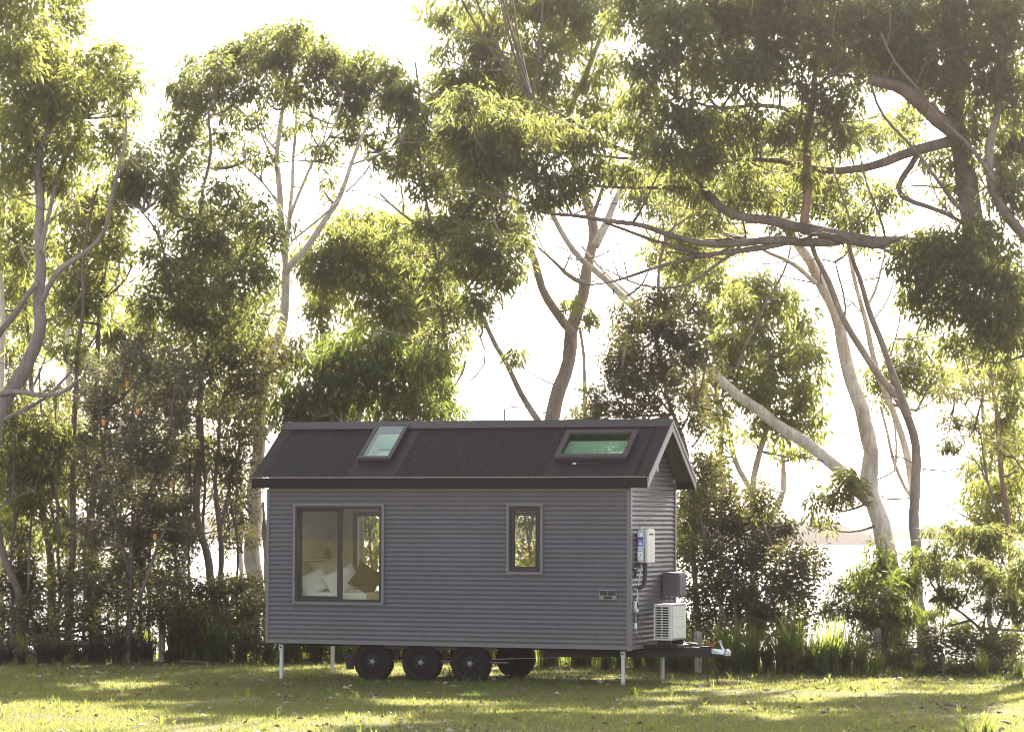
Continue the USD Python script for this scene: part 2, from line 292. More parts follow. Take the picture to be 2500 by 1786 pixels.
# roof sheets: corrugated runs and the flat trays round the skylights
def corr_roof(u0, u1, v0, v1):
    n = max(3, int(round((u1 - u0) / PITCHC * 8)) + 1); u = np.linspace(u0, u1, n); d = AMP * 1.1 * np.sin(2 * np.pi * u / PITCHC)
    nz = np.array([0, -SL, 1]) if v0 < 1.2 else np.array([0, SL, 1]); nz = nz / np.linalg.norm(nz)
    nz = np.array([0, -SL if v0 < 1.2 else SL, 1.0]); nz /= np.linalg.norm(nz)
    a = np.stack([u, np.full(n, v0), np.full(n, roof_z(v0))], 1) + d[:, None] * nz; b = np.stack([u, np.full(n, v1), np.full(n, roof_z(v1))], 1) + d[:, None] * nz
    i = np.arange(n - 1); mb = MB(); mb.add(np.vstack([a, b]), np.stack([i, i + 1, i + n + 1, i + n], 1)); return mb.mesh()
E0, RC = -.078, 1.03
for a, b in ((-.09, .68), (.68, 1.45), (2.345, 3.10), (3.10, 3.86), (3.86, 4.62), (4.62, 4.93)): obj('roof_sheet', corr_roof(a, b, E0, RC + .06), m_roof, H, smooth=True)
for k in range(9):
    a, b = -.2 + k * .762, min(6.7, -.2 + (k + 1) * .762); obj('roof_sheet', corr_roof(a, b, 2.478, 1.22 if k in (0, 3, 4, 8) else 2.2), m_roof, H, smooth=True)
mb = MB(); slope_holed(mb, .564, 2.084, 1.2, 2.21, K4, .004, .012); obj('skylight_tray', mb.mesh(), m_flash, H)
mb = MB(); slope_holed(mb, 1.452, 2.343, E0, RC + .06, K1, .004, .012); obj('skylight_tray', mb.mesh(), m_flash, H)
mb = MB(); slope_holed(mb, 4.932, 6.46, E0, RC + .06, K2, .004, .012); obj('skylight_tray', mb.mesh(), m_flash, H)
mb = MB(); slope_holed(mb, 3.612, 5.894, 1.2, 2.21, K3, .004, .012); obj('skylight_tray', mb.mesh(), m_flash, H)
def rib(u, w=.02, h=.022):
    mb = MB(); slope_panel(mb, u, u + w, E0, RC + .06, h, h); return mb
for u in (6.465, 6.395 + .12): obj('roof_rib', rib(u).mesh(), m_roof, H)
for u0, u1 in ((-.257, -.066), (6.54, 6.736)):        # barge flashings
    mb = MB(); slope_panel(mb, u0, u1, E0 - .003, 1.2, .017, .030); slope_panel(mb, u0, u1, 1.2, 2.48, .017, .030); obj('barge_flashing', mb.mesh(), m_flash, H)
mb = MB(); slope_panel(mb, -.258, 6.737, RC, 1.2, .034, .014); slope_panel(mb, -.258, 6.737, 1.2, 1.37, .034, .014); obj('ridge_cap', mb.mesh(), m_ridge, H)
P('fascia', m_roof, (-.257, 6.70, -.105, -.083, 3.182, 3.345), c=.003)
P('gutter_lip', m_barge, (-.257, 6.70, -.112, -.080, 3.347, 3.366), c=.003)
P('fascia', m_roof, (-.257, 6.70, 2.483, 2.505, 3.182, 3.345), c=.003)
P('eave_lining', m_soff, (-.25, 6.69, -.082, -.02, 3.19, 3.20), (-.25, 6.69, W + .02, W + .08, 3.19, 3.20), c=0)
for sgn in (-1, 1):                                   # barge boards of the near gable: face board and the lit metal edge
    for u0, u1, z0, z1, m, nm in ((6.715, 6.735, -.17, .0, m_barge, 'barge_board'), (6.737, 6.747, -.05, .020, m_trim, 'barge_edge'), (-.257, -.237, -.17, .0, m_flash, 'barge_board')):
        mb = MB(); vs = [1.2, 1.2 + sgn * 1.305]
        V = [(u, v, roof_z(v) + z) for u in (u0, u1) for v in vs for z in (z0, z1)]
        mb.tm(trimesh.convex.convex_hull(np.array(V))); obj(nm, mb.mesh(), m, H)
    mb = MB(); V = [(u, v, roof_z(v) + z) for u in (6.412, 6.713) for v in (1.2, 1.2 + sgn * 1.28) for z in (-.075, -.06)]
    mb.tm(trimesh.convex.convex_hull(np.array(V))); obj('gable_soffit', mb.mesh(), m_soff, H)
    v = 1.2 + sgn * 1.24; mb = MB(); mb.cyl((6.735, v, roof_z(v) - .06), (6.755, v, roof_z(v) - .06), .014, 10); obj('bolt', mb.mesh(), m_galv, H)
    mb = MB(); mb.box(6.42, 6.712, v - .012, v + .012, 3.19, 3.30); obj('gable_return', mb.mesh(), m_roof, H)
def frame_boxes(u0, u1, z0, z1, w, y0, y1, wb=None):
    wb = wb or w
    return [(u0, u1, y0, y1, z1 - w, z1), (u0, u1, y0, y1, z0, z0 + wb), (u0, u0 + w, y0, y1, z0 + wb, z1 - w), (u1 - w, u1, y0, y1, z0 + wb, z1 - w)]
def window(parts):
    wx = UsdGeom.Xform.Define(stage, numbered(str(H.GetPath()), 'window')).GetPrim()
    for nm, m, bs in parts: P(nm, m, *bs, c=.003 if 'pane' not in nm else 0, parent=wx)
    return wx
window([('surround', m_trim, frame_boxes(.470, 2.13, 1.250, 2.932, .047, -.034, .012)),
        ('frame', m_alu, frame_boxes(.518, 2.085, 1.298, 2.883, .045, -.022, .06)),
        ('sash', m_alu, frame_boxes(.575, 1.315, 1.343, 2.838, .048, .016, .04)),
        ('mullion', m_alu, [(1.300, 1.362, -.012, .045, 1.345, 2.836)]),
        ('latch', m_alu, [(.86, .90, .004, .016, 1.345, 1.375)]),
        ('pane', m_pane, [(.625, 1.266, .026, .031, 1.392, 2.79)]), ('pane', m_pane, [(1.364, 2.038, .008, .013, 1.345, 2.836)])])
window([('surround', m_trim, frame_boxes(4.286, 4.918, 1.780, 2.937, .046, -.034, .012)),
        ('frame', m_alu, frame_boxes(4.334, 4.870, 1.828, 2.889, .04, -.020, .06)),
        ('sash', m_alu, frame_boxes(4.376, 4.828, 1.870, 2.847, .042, -.010, .04)),
        ('pane', m_pane, [(4.420, 4.784, .016, .021, 1.914, 2.803)])])
window([('frame', m_alu, frame_boxes(*B1, .08, W - .1, W + .03)), ('mullion', m_alu, [(1.28, 1.36, W - .09, W + .02, 1.04, 2.71)]), ('pane', m_pane, [(.63, 2.36, W - .03, W - .024, 1.04, 2.71)])])
window([('frame', m_alu, frame_boxes(*B2, .06, W - .1, W + .03)), ('pane', m_pane, [(3.22, 4.08, W - .03, W - .024, 1.62, 2.73)])])
def skylight(K, fw, near=True, handle=False):
    u0, u1, v0, v1 = K; sx = UsdGeom.Xform.Define(stage, numbered(str(H.GetPath()), 'skylight')).GetPrim()
    def bars(w, l0, l1, grow):
        mb = MB(); a, b, c, d = u0 - grow, u1 + grow, v0 - grow * .75, v1 + grow * .75; wv = w * .78
        for q in ((a, a + w, c, d), (b - w, b, c, d), (a + w, b - w, c, c + wv), (a + w, b - w, d - wv, d)): slope_panel(mb, *q, l1, l1 - l0)
        return mb.mesh()
    obj('kerb', bars(.05, -.12, .055, -.002), m_flash, sx); obj('frame', bars(fw, .057, .095, .012), m_ridge, sx)
    mb = MB(); slope_panel(mb, u0 + fw - .02, u1 - fw + .02, v0 + fw * .7, v1 - fw * .7, .082, .008); obj('pane', mb.mesh(), m_sky_pane, sx)
    obj('reveal', bars(.012, -.30, -.06, -.052), m_in, sx)
    if handle:
        vv = v0 - .07; mb = MB(); pts = [(5.42, vv, roof_z(vv) + .02), (5.45, vv - .03, roof_z(vv) + .03), (5.84, vv - .03, roof_z(vv) + .03), (5.87, vv, roof_z(vv) + .02)]
        mb.tube(pts, .008, 8); obj('stay_bar', mb.mesh(), m_alu, sx); mb = MB(); mb.box(5.36, 5.42, vv - .02, vv + .01, roof_z(vv) + .01, roof_z(vv) + .04, c=.004); obj('catch', mb.mesh(), m_galv, sx)
skylight(K1, .062); skylight(K2, .085, handle=True); skylight(K3, .07); skylight(K4, .06)
m_blind = mat('white_blind', {'t': ('translucent_bsdf', dict(color=(.55, .55, .50))), 'd': ('diffuse_bsdf', dict(color=(.7, .7, .66))), 'm': ('mix_closure', dict(fac=.5))}, [('t.BSDF', 'm.closure1'), ('d.BSDF', 'm.closure2')], surface='m.closure')
mb = MB(); slope_panel(mb, K4[0] + .01, K4[1] - .01, K4[2] + .01, K4[3] - .01, -.07); obj('roof_blind', mb.mesh(), m_blind, H)
# trailer
P('chassis_rail', m_black, (.02, 6.38, .52, .58, .545, .60)); P('chassis_rail', m_black, (.02, 6.38, 1.82, 1.88, .545, .60)); P('timber_bearer', plain('timber_bearer', (.06, .035, .022), .8), (1.42, 4.05, .10, .14, .54, .598))
for u in (.3, 1.5, 2.3, 3.2, 4.2, 5.3, 6.3): P('cross_member', m_black, (u - .03, u + .03, .10, 2.30, .57, .60), c=0)
drw = MB()
for s in (-1, 1):
    a, b = np.array([4.9, 1.2 + s * .95, .535]), np.array([7.40, 1.2 + s * .06, .535]); d = (b - a) / np.linalg.norm(b - a); n = np.array([-d[1], d[0], 0]) * .028
    V = [q + o * n + np.array([0, 0, z]) for q in (a, b) for o in (-1, 1) for z in (-.08, .075)]; drw.tm(trimesh.convex.convex_hull(np.array(V)))
obj('drawbar', drw.mesh(), m_black, H)
P('drawbar_plate', m_black, (7.22, 7.44, 1.10, 1.30, .615, .628)); P('tow_bracket', m_black, (6.42, 7.0, .62, 1.78, .612, .66), c=.006)
cp = UsdGeom.Xform.Define(stage, str(H.GetPath()) + '/coupling').GetPrim()
mb = MB(); mb.tm(trimesh.convex.convex_hull(np.array([(7.38, 1.14, .52), (7.38, 1.26, .52), (7.38, 1.14, .60), (7.38, 1.26, .60), (7.62, 1.15, .50), (7.62, 1.25, .50), (7.62, 1.16, .58), (7.62, 1.24, .58)]))); obj('housing', mb.mesh(), m_chrome, cp)
mb = MB(); mb.tm(trimesh.creation.icosphere(2, .058).apply_scale((1.15, 1, .9)).apply_translation((7.655, 1.2, .535))); mb.cyl((7.655, 1.2, .485), (7.655, 1.2, .53), .068, 18); obj('socket', mb.mesh(), m_chrome, cp, smooth=40)
mb = MB(); mb.tube([(7.60, 1.2, .56), (7.555, 1.2, .64), (7.53, 1.2, .70)], [.026, .022, .02], 10); mb.box(7.50, 7.56, 1.175, 1.225, .69, .725, c=.008); obj('latch_lever', mb.mesh(), m_chrome, cp, smooth=40)
mb = MB(); mb.tm(trimesh.convex.convex_hull(np.array([(7.33, 1.17, .615), (7.36, 1.17, .60), (7.45, 1.17, .70), (7.47, 1.17, .685), (7.33, 1.19, .615), (7.36, 1.19, .60), (7.45, 1.19, .70), (7.47, 1.19, .685)]))); obj('brake_lever', mb.mesh(), plain('red_plastic', (.5, .03, .02), .4), cp)
def chain(u, v, z0, z1, lean):
    mb = MB(); n = int((z0 - z1) / .036) + 1
    for k in range(n):
        t = trimesh.creation.torus(.017, .0055, major_sections=12, minor_sections=6); t.apply_scale((1, 1.35, 1)); R = trimesh.transformations.rotation_matrix
        t.apply_transform(R(math.pi / 2, (1, 0, 0)));
        if k % 2: t.apply_transform(R(math.pi / 2, (0, 0, 1)))
        t.apply_translation((u + lean * k / n, v, z0 - k * .036)); mb.tm(t)
    return mb.mesh()
obj('safety_chain', chain(7.33, 1.1, .46, .03, .04), m_black, H); obj('safety_chain', chain(7.40, 1.3, .46, .0, .08), m_black, H)
R_T = .328
tyre_prof = [(.20, -.098), (.235, -.108), (.275, -.110), (.305, -.104), (.320, -.090), (R_T, -.07), (R_T, .07), (.320, .090), (.305, .104), (.275, .110), (.235, .108), (.20, .098), (.20, -.098)]
def wheel(u, v, near):
    w = UsdGeom.Xform.Define(stage, numbered(str(H.GetPath()), 'wheel')); w.AddTranslateOp().Set(Gf.Vec3d(u, v, .322)); w.AddRotateXOp().Set(90.0 if near else -90.0); w = w.GetPrim()
    V, F = lathe(tyre_prof, 48); obj('tyre', (V, F), m_tyre, w, smooth=35)
    tr = MB()
    for k in range(40):                               # tread blocks
        a = k * 2 * math.pi / 40
        for s in (-1, 0, 1):
            b = trimesh.creation.box((.012, .034, .040)); b.apply_translation((R_T + .002, 0, s * .05)); b.apply_transform(trimesh.transformations.rotation_matrix(a + (.04 if s else .11), (0, 0, 1))); tr.tm(b)
    obj('tread', tr.mesh(), m_tyre, w, kind='stuff')
    V, F = lathe([(.204, .098), (.192, .104), (.186, .085), (.178, .055), (.150, .050), (.135, .062), (.118, .066), (.080, .074), (.062, .070), (.058, .045), (.0, .045)], 40); mb = MB(); mb.add(V, F); obj('rim', mb.mesh(), m_rim, w, smooth=35)
    sl = MB()
    for k in range(8):
        a = k * math.pi / 4; b = trimesh.creation.box((.022, .05, .012)); b.apply_translation((.136, 0, .060)); b.apply_transform(trimesh.transformations.rotation_matrix(a, (0, 0, 1))); sl.tm(b)
    obj('rim_slots', sl.mesh(), m_tyre, w)
    V, F = lathe([(.045, .045), (.045, .085), (.036, .098), (.020, .106), (0, .108)], 20); obj('hub_cap', (V, F), m_hub, w, smooth=35)
    nt = MB()
    for k in range(5):
        a = k * 2 * math.pi / 5; nt.tm(trimesh.creation.cylinder(.011, .03, sections=6).apply_translation((.062 * math.cos(a), .062 * math.sin(a), .082)))
    obj('wheel_nuts', nt.mesh(), m_soff, w)
for u in (1.880, 2.748, 3.616): wheel(u, .17, True); wheel(u, 2.23, False)
for u in (1.88, 2.748, 3.616): P('axle', m_black, (u - .025, u + .025, .29, 2.11, .30, .35))
for u in (2.31, 3.18): P('spring_hanger', m_black, (u - .03, u + .03, .13, .19, .36, .46)); P('leaf_spring', m_galv if 0 else m_soff, (u - .22, u + .22, .14, .19, .335, .36))
P('leaf_spring', m_soff, (3.85, 4.25, .14, .19, .335, .36))
P('mudguard', m_black, (1.36, 1.50, .2, .22, .18, .45))
mb = MB(); mb.tube([(3.8, .2, .39), (4.6, .3, .42), (5.6, .6, .45), (6.4, .9, .48)], .004, 6); obj('brake_cable', mb.mesh(), m_galv, H)
for u, v in ((.195, .16), (.195, 2.24), (6.229, .16), (6.229, 2.24)):
    lg = UsdGeom.Xform.Define(stage, numbered(str(H.GetPath()), 'stabiliser_leg')).GetPrim(); gr = .004 * u
    P('post', m_galv, (u - .026, u + .026, v - .026, v + .026, gr - .02, .53), c=.004, parent=lg); P('sleeve', m_galv, (u - .034, u + .034, v - .034, v + .034, .47, .575), c=.005, parent=lg)
    mb = MB(); mb.cyl((u, v - .05, .525), (u, v + .05, .525), .014, 10); obj('pin', mb.mesh(), m_black, lg)
# ------------------------------------------------------------------ things fixed to or standing inside the house
m_white = plain('appliance_cream', (.44, .42, .38), .4, 0, .04); m_stick = plain('white_sticker', (.80, .80, .82), .5, 0, .02); m_blue = plain('blue_sticker', (.03, .06, .42), .5, 0, .03); m_redst = plain('red_sticker', (.5, .05, .04), .5)
m_pale = plain('pale_blue_print', (.36, .42, .58), .6, 0, .05); m_hose = plain('black_hose', (.012, .012, .012), .6)
h = hthing('water_heater', 'cream gas water heater with blue sticker on the end wall', 'water heater')
P('casing', m_white, (6.43, 6.545, .27, .67, 1.985, 2.515), c=.01, parent=h); P('front_cover', m_white, (6.552, 6.60, .265, .675, 1.98, 2.52), c=.012, parent=h)
P('exhaust_slot', m_black, (6.60, 6.604, .36, .58, 2.43, 2.455), parent=h); P('side_vent', m_black, (6.547, 6.551, .264, .268, 2.02, 2.22), c=0, parent=h)
mb = MB(); mb.cyl((6.47, .33, 2.515), (6.47, .33, 2.56), .03, 12); obj('air_inlet', mb.mesh(), m_galv, h)
mb = MB(); mb.box(6.56, 6.595, .35, .60, 2.52, 2.535); obj('top_bracket', mb.mesh(), m_galv, h)
vf = .268
def sticker(u0, u1, z0, z1, m, nm, k=0, **kw): return P(nm, m, (u0, u1, vf - .0025 - .0015 * k, vf - .0005 - .0015 * k, z0, z1), c=0, parent=h, **kw)
sticker(6.438, 6.520, 2.405, 2.465, m_stick, 'label_plate'); sticker(6.436, 6.526, 2.262, 2.398, m_blue, 'rating_label', label='blue energy rating label with red arc'); sticker(6.452, 6.512, 2.275, 2.305, m_stick, 'rating_panel', 1)
arc = MB(); aa = np.linspace(0, math.pi, 13); ro, ri = .040, .026
V = [(6.481 + r * math.cos(a), vf - .0035, 2.352 + r * math.sin(a)) for a in aa for r in (ri, ro)]; arc.add(V, [[2 * i, 2 * i + 1, 2 * i + 3, 2 * i + 2] for i in range(12)]); obj('rating_arc', arc.mesh(), m_redst, h)
def lettering(t, height, u, v, z): 
    tm = meshkit.text_mesh(t, height, .001, bold=True); tm.apply_transform(trimesh.transformations.rotation_matrix(math.pi / 2, (1, 0, 0))); tm.apply_translation((u, v, z)); return (tm.vertices, tm.faces)
obj('rating_letters', lettering('GAS', .026, 6.447, vf - .0035, 2.318), m_stick, h)
sticker(6.437, 6.522, 2.180, 2.250, m_pale, 'label_plate'); sticker(6.437, 6.522, 2.03, 2.165, m_stick, 'label_plate')
for z in (2.19, 2.205, 2.22, 2.235): sticker(6.442, 6.517, z, z + .006, m_stick, 'print_line', 1)
for z in (2.04, 2.055, 2.07, 2.085): sticker(6.444, 6.50, z, z + .006, m_pale, 'print_line', 1)
tri = MB(); tri.add([(6.468, vf - .004, 2.105), (6.498, vf - .004, 2.105), (6.483, vf - .004, 2.132)], [[0, 1, 2]]); obj('warning_triangle', tri.mesh(), plain('dark_green_print', (.05, .10, .05), .6), h)
sticker(6.45, 6.475, 2.42, 2.45, m_pale, 'print_mark', 1)
g = hthing('gas_pipework', 'black lagged hose and metal gas pipes below the water heater', 'pipes')
mb = MB(); q, _ = smooth_line([(6.53, .38, 1.99), (6.53, .36, 1.80), (6.53, .34, 1.66), (6.50, .30, 1.60), (6.43, .25, 1.585)], .03); mb.tube(q, .036, 12); obj('lagged_hose', mb.mesh(), m_hose, g, smooth=40)
mb = MB(); q, _ = smooth_line([(6.45, .30, 1.99), (6.46, .28, 1.93), (6.43, .2, 1.88), (6.41, .14, 1.88)], .02); mb.tube(q, .022, 10); q, _ = smooth_line([(6.43, .12, 1.75), (6.45, .12, 1.82), (6.45, .2, 1.94), (6.48, .45, 1.99)], .02); mb.tube(q, .024, 10); obj('lagged_hose', mb.mesh(), m_hose, g, smooth=40)
mb = MB(); q, _ = smooth_line([(6.50, .40, 1.99), (6.48, .32, 1.90), (6.46, .26, 1.70), (6.44, .24, 1.55), (6.44, .23, 1.36)], .03); mb.tube(q, .011, 8); mb.tube([(6.44, .08, 1.90), (6.47, .3, 1.89), (6.47, .5, 1.90)], .013, 8); mb.tube([(6.52, .5, 1.99), (6.50, .50, 1.92)], .016, 8); mb.tube([(6.47, .42, 1.99), (6.47, .42, 1.91)], .014, 8); obj('copper_pipe', mb.mesh(), m_galv, g, smooth=40)
mb = MB(); mb.box(6.41, 6.46, .10, .18, 1.18, 1.38, c=.015); mb.tm(trimesh.creation.icosphere(2, .045).apply_translation((6.46, .13, 1.22))); mb.tube([(6.44, .15, 1.40), (6.47, .20, 1.45)], .014, 8); obj('gas_regulator', mb.mesh(), m_galv, g, smooth=40)
mb = MB(); q, _ = smooth_line([(6.44, .22, 1.36), (6.47, .22, 1.2), (6.46, .2, 1.06), (6.44, .16, 1.0), (6.43, .12, 1.05), (6.43, .10, 1.18)], .03); mb.tube(q, .013, 8); obj('gas_hose', mb.mesh(), m_hose, g, smooth=40)
mb = MB(); mb.box(6.41, 6.44, .26, .34, 1.33, 1.46, c=.006); obj('isolator', mb.mesh(), m_trim, g)
mb = MB(); mb.tube([(6.45, .13, 1.1), (6.46, .15, .92), (6.46, .16, .84)], .003, 5); mb.box(6.435, 6.475, .12, .124, .94, 1.03); obj('hanging_tag', mb.mesh(), m_stick, g)
e = hthing('electrical_box', 'plain dark grey electrical box on the end wall above the air conditioner', 'electrical box')
P('cabinet', m_clad, (6.43, 6.715, 1.60, 1.98, 1.425, 1.795), c=.008, parent=e); P('lid', m_trim, (6.42, 6.722, 1.59, 1.99, 1.797, 1.808), c=.003, parent=e); P('door', m_clad, (6.717, 6.727, 1.615, 1.965, 1.44, 1.78), c=.004, parent=e)
mb = MB(); mb.tube([(6.45, 1.9, 1.425), (6.45, 1.9, 1.0), (6.46, 1.9, .66)], .014, 8); obj('conduit', mb.mesh(), m_trim, e)
a = hthing('air_conditioner', 'cream outdoor air conditioner unit with slotted grille on the drawbar', 'air conditioner')
P('casing', m_white, (6.665, 6.945, .47, 1.26, .755, 1.30), c=.012, parent=a); P('top_panel', m_white, (6.655, 6.955, .42, 1.27, 1.302, 1.322), c=.008, parent=a)
P('coil', m_black, (6.69, 6.90, .455, .468, .785, 1.285), c=0, parent=a)
P('grille_frame', m_white, *frame_boxes(6.657, 6.952, .748, 1.30, .022, .425, .45), (6.905, 6.93, .427, .45, .77, 1.278), (6.785, 6.797, .427, .45, .77, 1.278), c=.003, parent=a)
for k in range(12): P('grille_slat', m_white, (6.679, 6.785, .428, .448, .793 + k * .0405, .806 + k * .0405), (6.797, 6.905, .428, .448, .793 + k * .0405, .806 + k * .0405), c=.002, parent=a)
for z0, z1 in ((.775, .94), (.945, 1.11), (1.115, 1.28)): P('side_panel', m_white, (6.946, 6.953, .52, 1.20, z0, z1), c=.003, parent=a)
P('foot', m_black, (6.69, 6.93, .50, .55, .662, .752), parent=a); P('foot', m_black, (6.69, 6.93, 1.12, 1.17, .662, .752), parent=a); P('base_tray', m_trim, (6.66, 6.95, .44, 1.25, .742, .7535), c=0, parent=a)
mb = MB(); q, _ = smooth_line([(6.80, 1.3, .74), (6.9, 1.3, .68), (7.1, 1.25, .66), (7.2, 1.15, .64)], .03); mb.tube(q, .012, 8); obj('drain_hose', mb.mesh(), m_hose, a, smooth=40)
wl = hthing('wall_light', 'small pale sensor light high under the gable', 'light'); P('body', m_white, (6.412, 6.47, 1.19, 1.26, 3.46, 3.62), c=.006, parent=wl); P('mount', m_trim, (6.405, 6.413, 1.18, 1.27, 3.45, 3.63), c=0, parent=wl)
pl = hthing('compliance_plate', 'small grey plate with dark panels near the right corner of the long wall', 'plate')
P('backing', m_barge, (5.885, 6.175, -.024, -.014, 1.395, 1.552), c=.002, parent=pl); P('panel', m_alu, (5.897, 6.02, -.028, -.0245, 1.465, 1.54), (6.03, 6.163, -.028, -.0245, 1.465, 1.54), c=.001, parent=pl); P('panel', m_alu, (5.96, 6.10, -.028, -.0245, 1.407, 1.452), c=.001, parent=pl)
# bed and bedding behind the big window
m_linen = plain('white_linen', (.66, .66, .69), .9, 0, .03, 4., .25, .2, 25.); m_beige = plain('beige_linen', (.45, .40, .32), .9, 0, .05, 4., .2, .2, 30.); m_olive = plain('olive_velvet', (.024, .020, .012), .9, 0, .1, 8., .2, .2, 40.); m_tan = plain('tan_throw', (.36, .29, .19), .95, 0, .15, 20., .4, .1, 60.)
def pillow(w, hgt, th, seed):
    n = 22; g1 = np.linspace(-1, 1, n); X, Z = np.meshgrid(g1, g1); prof = np.maximum((1 - X ** 4) * (1 - Z ** 4), 0) ** .55
    pin = 1 - .10 * (1 - X ** 2) * (np.abs(Z) ** 4) ; pinz = 1 - .10 * (1 - Z ** 2) * (np.abs(X) ** 4)
    nz = meshkit.fbm(np.stack([X * 2.2, Z * 2.2, 0 * X], -1), 3, seed) - .5; x, z = X * w / 2 * pinz, Z * hgt / 2 * pin
    i = np.arange(n - 1)[:, None] * n; j = np.arange(n - 1)[None]; F = np.stack([i + j, i + j + 1, i + n + j + 1, i + n + j], -1).reshape(-1, 4)
    mb = MB(); mb.add(np.stack([x, -th / 2 * prof * (1 + .5 * nz), z], -1).reshape(-1, 3), F); mb.add(np.stack([x, th / 2 * prof * (1 + .4 * nz), z], -1).reshape(-1, 3), F[:, ::-1]); return mb.mesh()
def placed(mesh, loc, ry=0, rz=0, rx=0):
    R = trimesh.transformations.euler_matrix(rx, ry, rz); V = np.asarray(mesh[0]) @ R[:3, :3].T + np.array(loc); return V, mesh[1]
bd = hthing('bed', 'bed with white sheets behind the large left window', 'bed')
P('base', m_in, (.10, 2.25, .17, 2.25, .665, 1.10), c=.01, parent=bd); P('mattress', m_linen, (.12, 2.22, .19, 2.2, 1.102, 1.445), c=.04, parent=bd); P('headboard', m_beige, (.065, .10, .15, 2.25, .70, 1.95), c=.01, parent=bd); P('shelf', m_in, (.06, .34, .15, 2.28, 1.96, 1.985), c=.004, parent=bd)
def leaning(mesh, loc, yaw, tilt, roll=0):
    T_ = trimesh.transformations; R = T_.rotation_matrix(tilt, (0, 1, 0)) @ T_.rotation_matrix(yaw, (0, 0, 1)) @ T_.rotation_matrix(roll, (0, 1, 0)); return np.asarray(mesh[0]) @ R[:3, :3].T + np.array(loc), mesh[1]
def soft(name, label, mesh, m, cat): x = hthing(name, label, cat); obj('cover', mesh, m, x, smooth=True); return x
soft('pillow', 'white pillow leaning at the left end of the bed', leaning(pillow(.60, .42, .17, 1), (.66, .42, 1.60), .95, -.62), m_linen, 'pillow')
soft('pillow', 'plump white pillow at the middle bar of the window', leaning(pillow(.66, .46, .20, 2), (1.10, .62, 1.63), .85, -.55), m_linen, 'pillow')
soft('pillow', 'tall beige cushion standing behind the two white pillows', leaning(pillow(.58, .56, .18, 3), (.62, 1.05, 1.72), 1.1, -.35), m_beige, 'cushion')
cu = soft('cushion', 'dark olive square cushion balanced on one corner on the bed', leaning(pillow(.50, .46, .13, 4), (1.60, .46, 1.67), .12, .0, .52), m_olive, 'cushion')
soft('cushion', 'dark green cushion partly hidden behind the olive one', leaning(pillow(.46, .46, .14, 5), (1.86, .80, 1.66), -.2, .25, .4), m_olive, 'cushion')
th_ = hthing('throw_blanket', 'tan fringed throw over the right end of the bed', 'blanket'); mb = MB(); mb.box(1.72, 2.24, .18, 2.1, 1.447, 1.458); mb.box(1.73, 2.23, .168, .180, 1.36, 1.458); obj('cloth', mb.mesh(), m_tan, th_)
fr = MB()
for k in range(44):
    u = 1.735 + k * .0113; fr.tube([(u, .174, 1.362), (u + rng.normal(0, .004), .170, 1.32), (u + rng.normal(0, .008), .172, 1.29 - .03 * rng.random())], .003, 4)
obj('fringe', fr.mesh(), m_tan, th_)
vz = hthing('vase', 'small brown vase of dry twigs on the shelf above the bed', 'vase'); V, F = lathe([(0, 0), (.06, 0), (.062, .10), (.03, .16), (.028, .2)], 16); obj('pot', (V + np.array([.2, 2.0, 1.986]), F), plain('brown_glaze', (.09, .04, .02), .5), vz, smooth=40)
tw = MB()
for k in range(9): q = np.array([.2, 2.0, 2.15]); tw.tube([q, q + (rng.normal(0, .04), rng.normal(0, .04), .16), q + (rng.normal(0, .1), rng.normal(0, .1), .34)], .004, 4)
obj('twigs', tw.mesh(), m_tan, vz)

# ------------------------------------------------------------------ trees and plants
def leaves(C, Dn, length, width, seed, curl=.25):    # one bent four-cornered leaf per point: base C, direction Dn
    r = np.random.default_rng(seed); n = len(C); Dn = Dn / np.maximum(np.linalg.norm(Dn, axis=1, keepdims=True), 1e-6)
    q = r.normal(size=(n, 3)); S = np.cross(Dn, q); S /= np.maximum(np.linalg.norm(S, axis=1, keepdims=True), 1e-6); N = np.cross(S, Dn)
    L = length * r.uniform(.7, 1.25, (n, 1)); Wd = width * r.uniform(.75, 1.25, (n, 1)) * .5
    mid = C + Dn * L * .42 + N * L * curl * .22; tip = C + Dn * L - N * L * curl * .12 + np.array([0, 0, -.12]) * L
    V = np.stack([C, mid + S * Wd, tip, mid - S * Wd], 1).reshape(-1, 3)
    b = np.arange(n)[:, None] * 4
    return V, np.vstack([b + [0, 1, 2], b + [0, 2, 3]])
LEAF_TOTAL = [0]
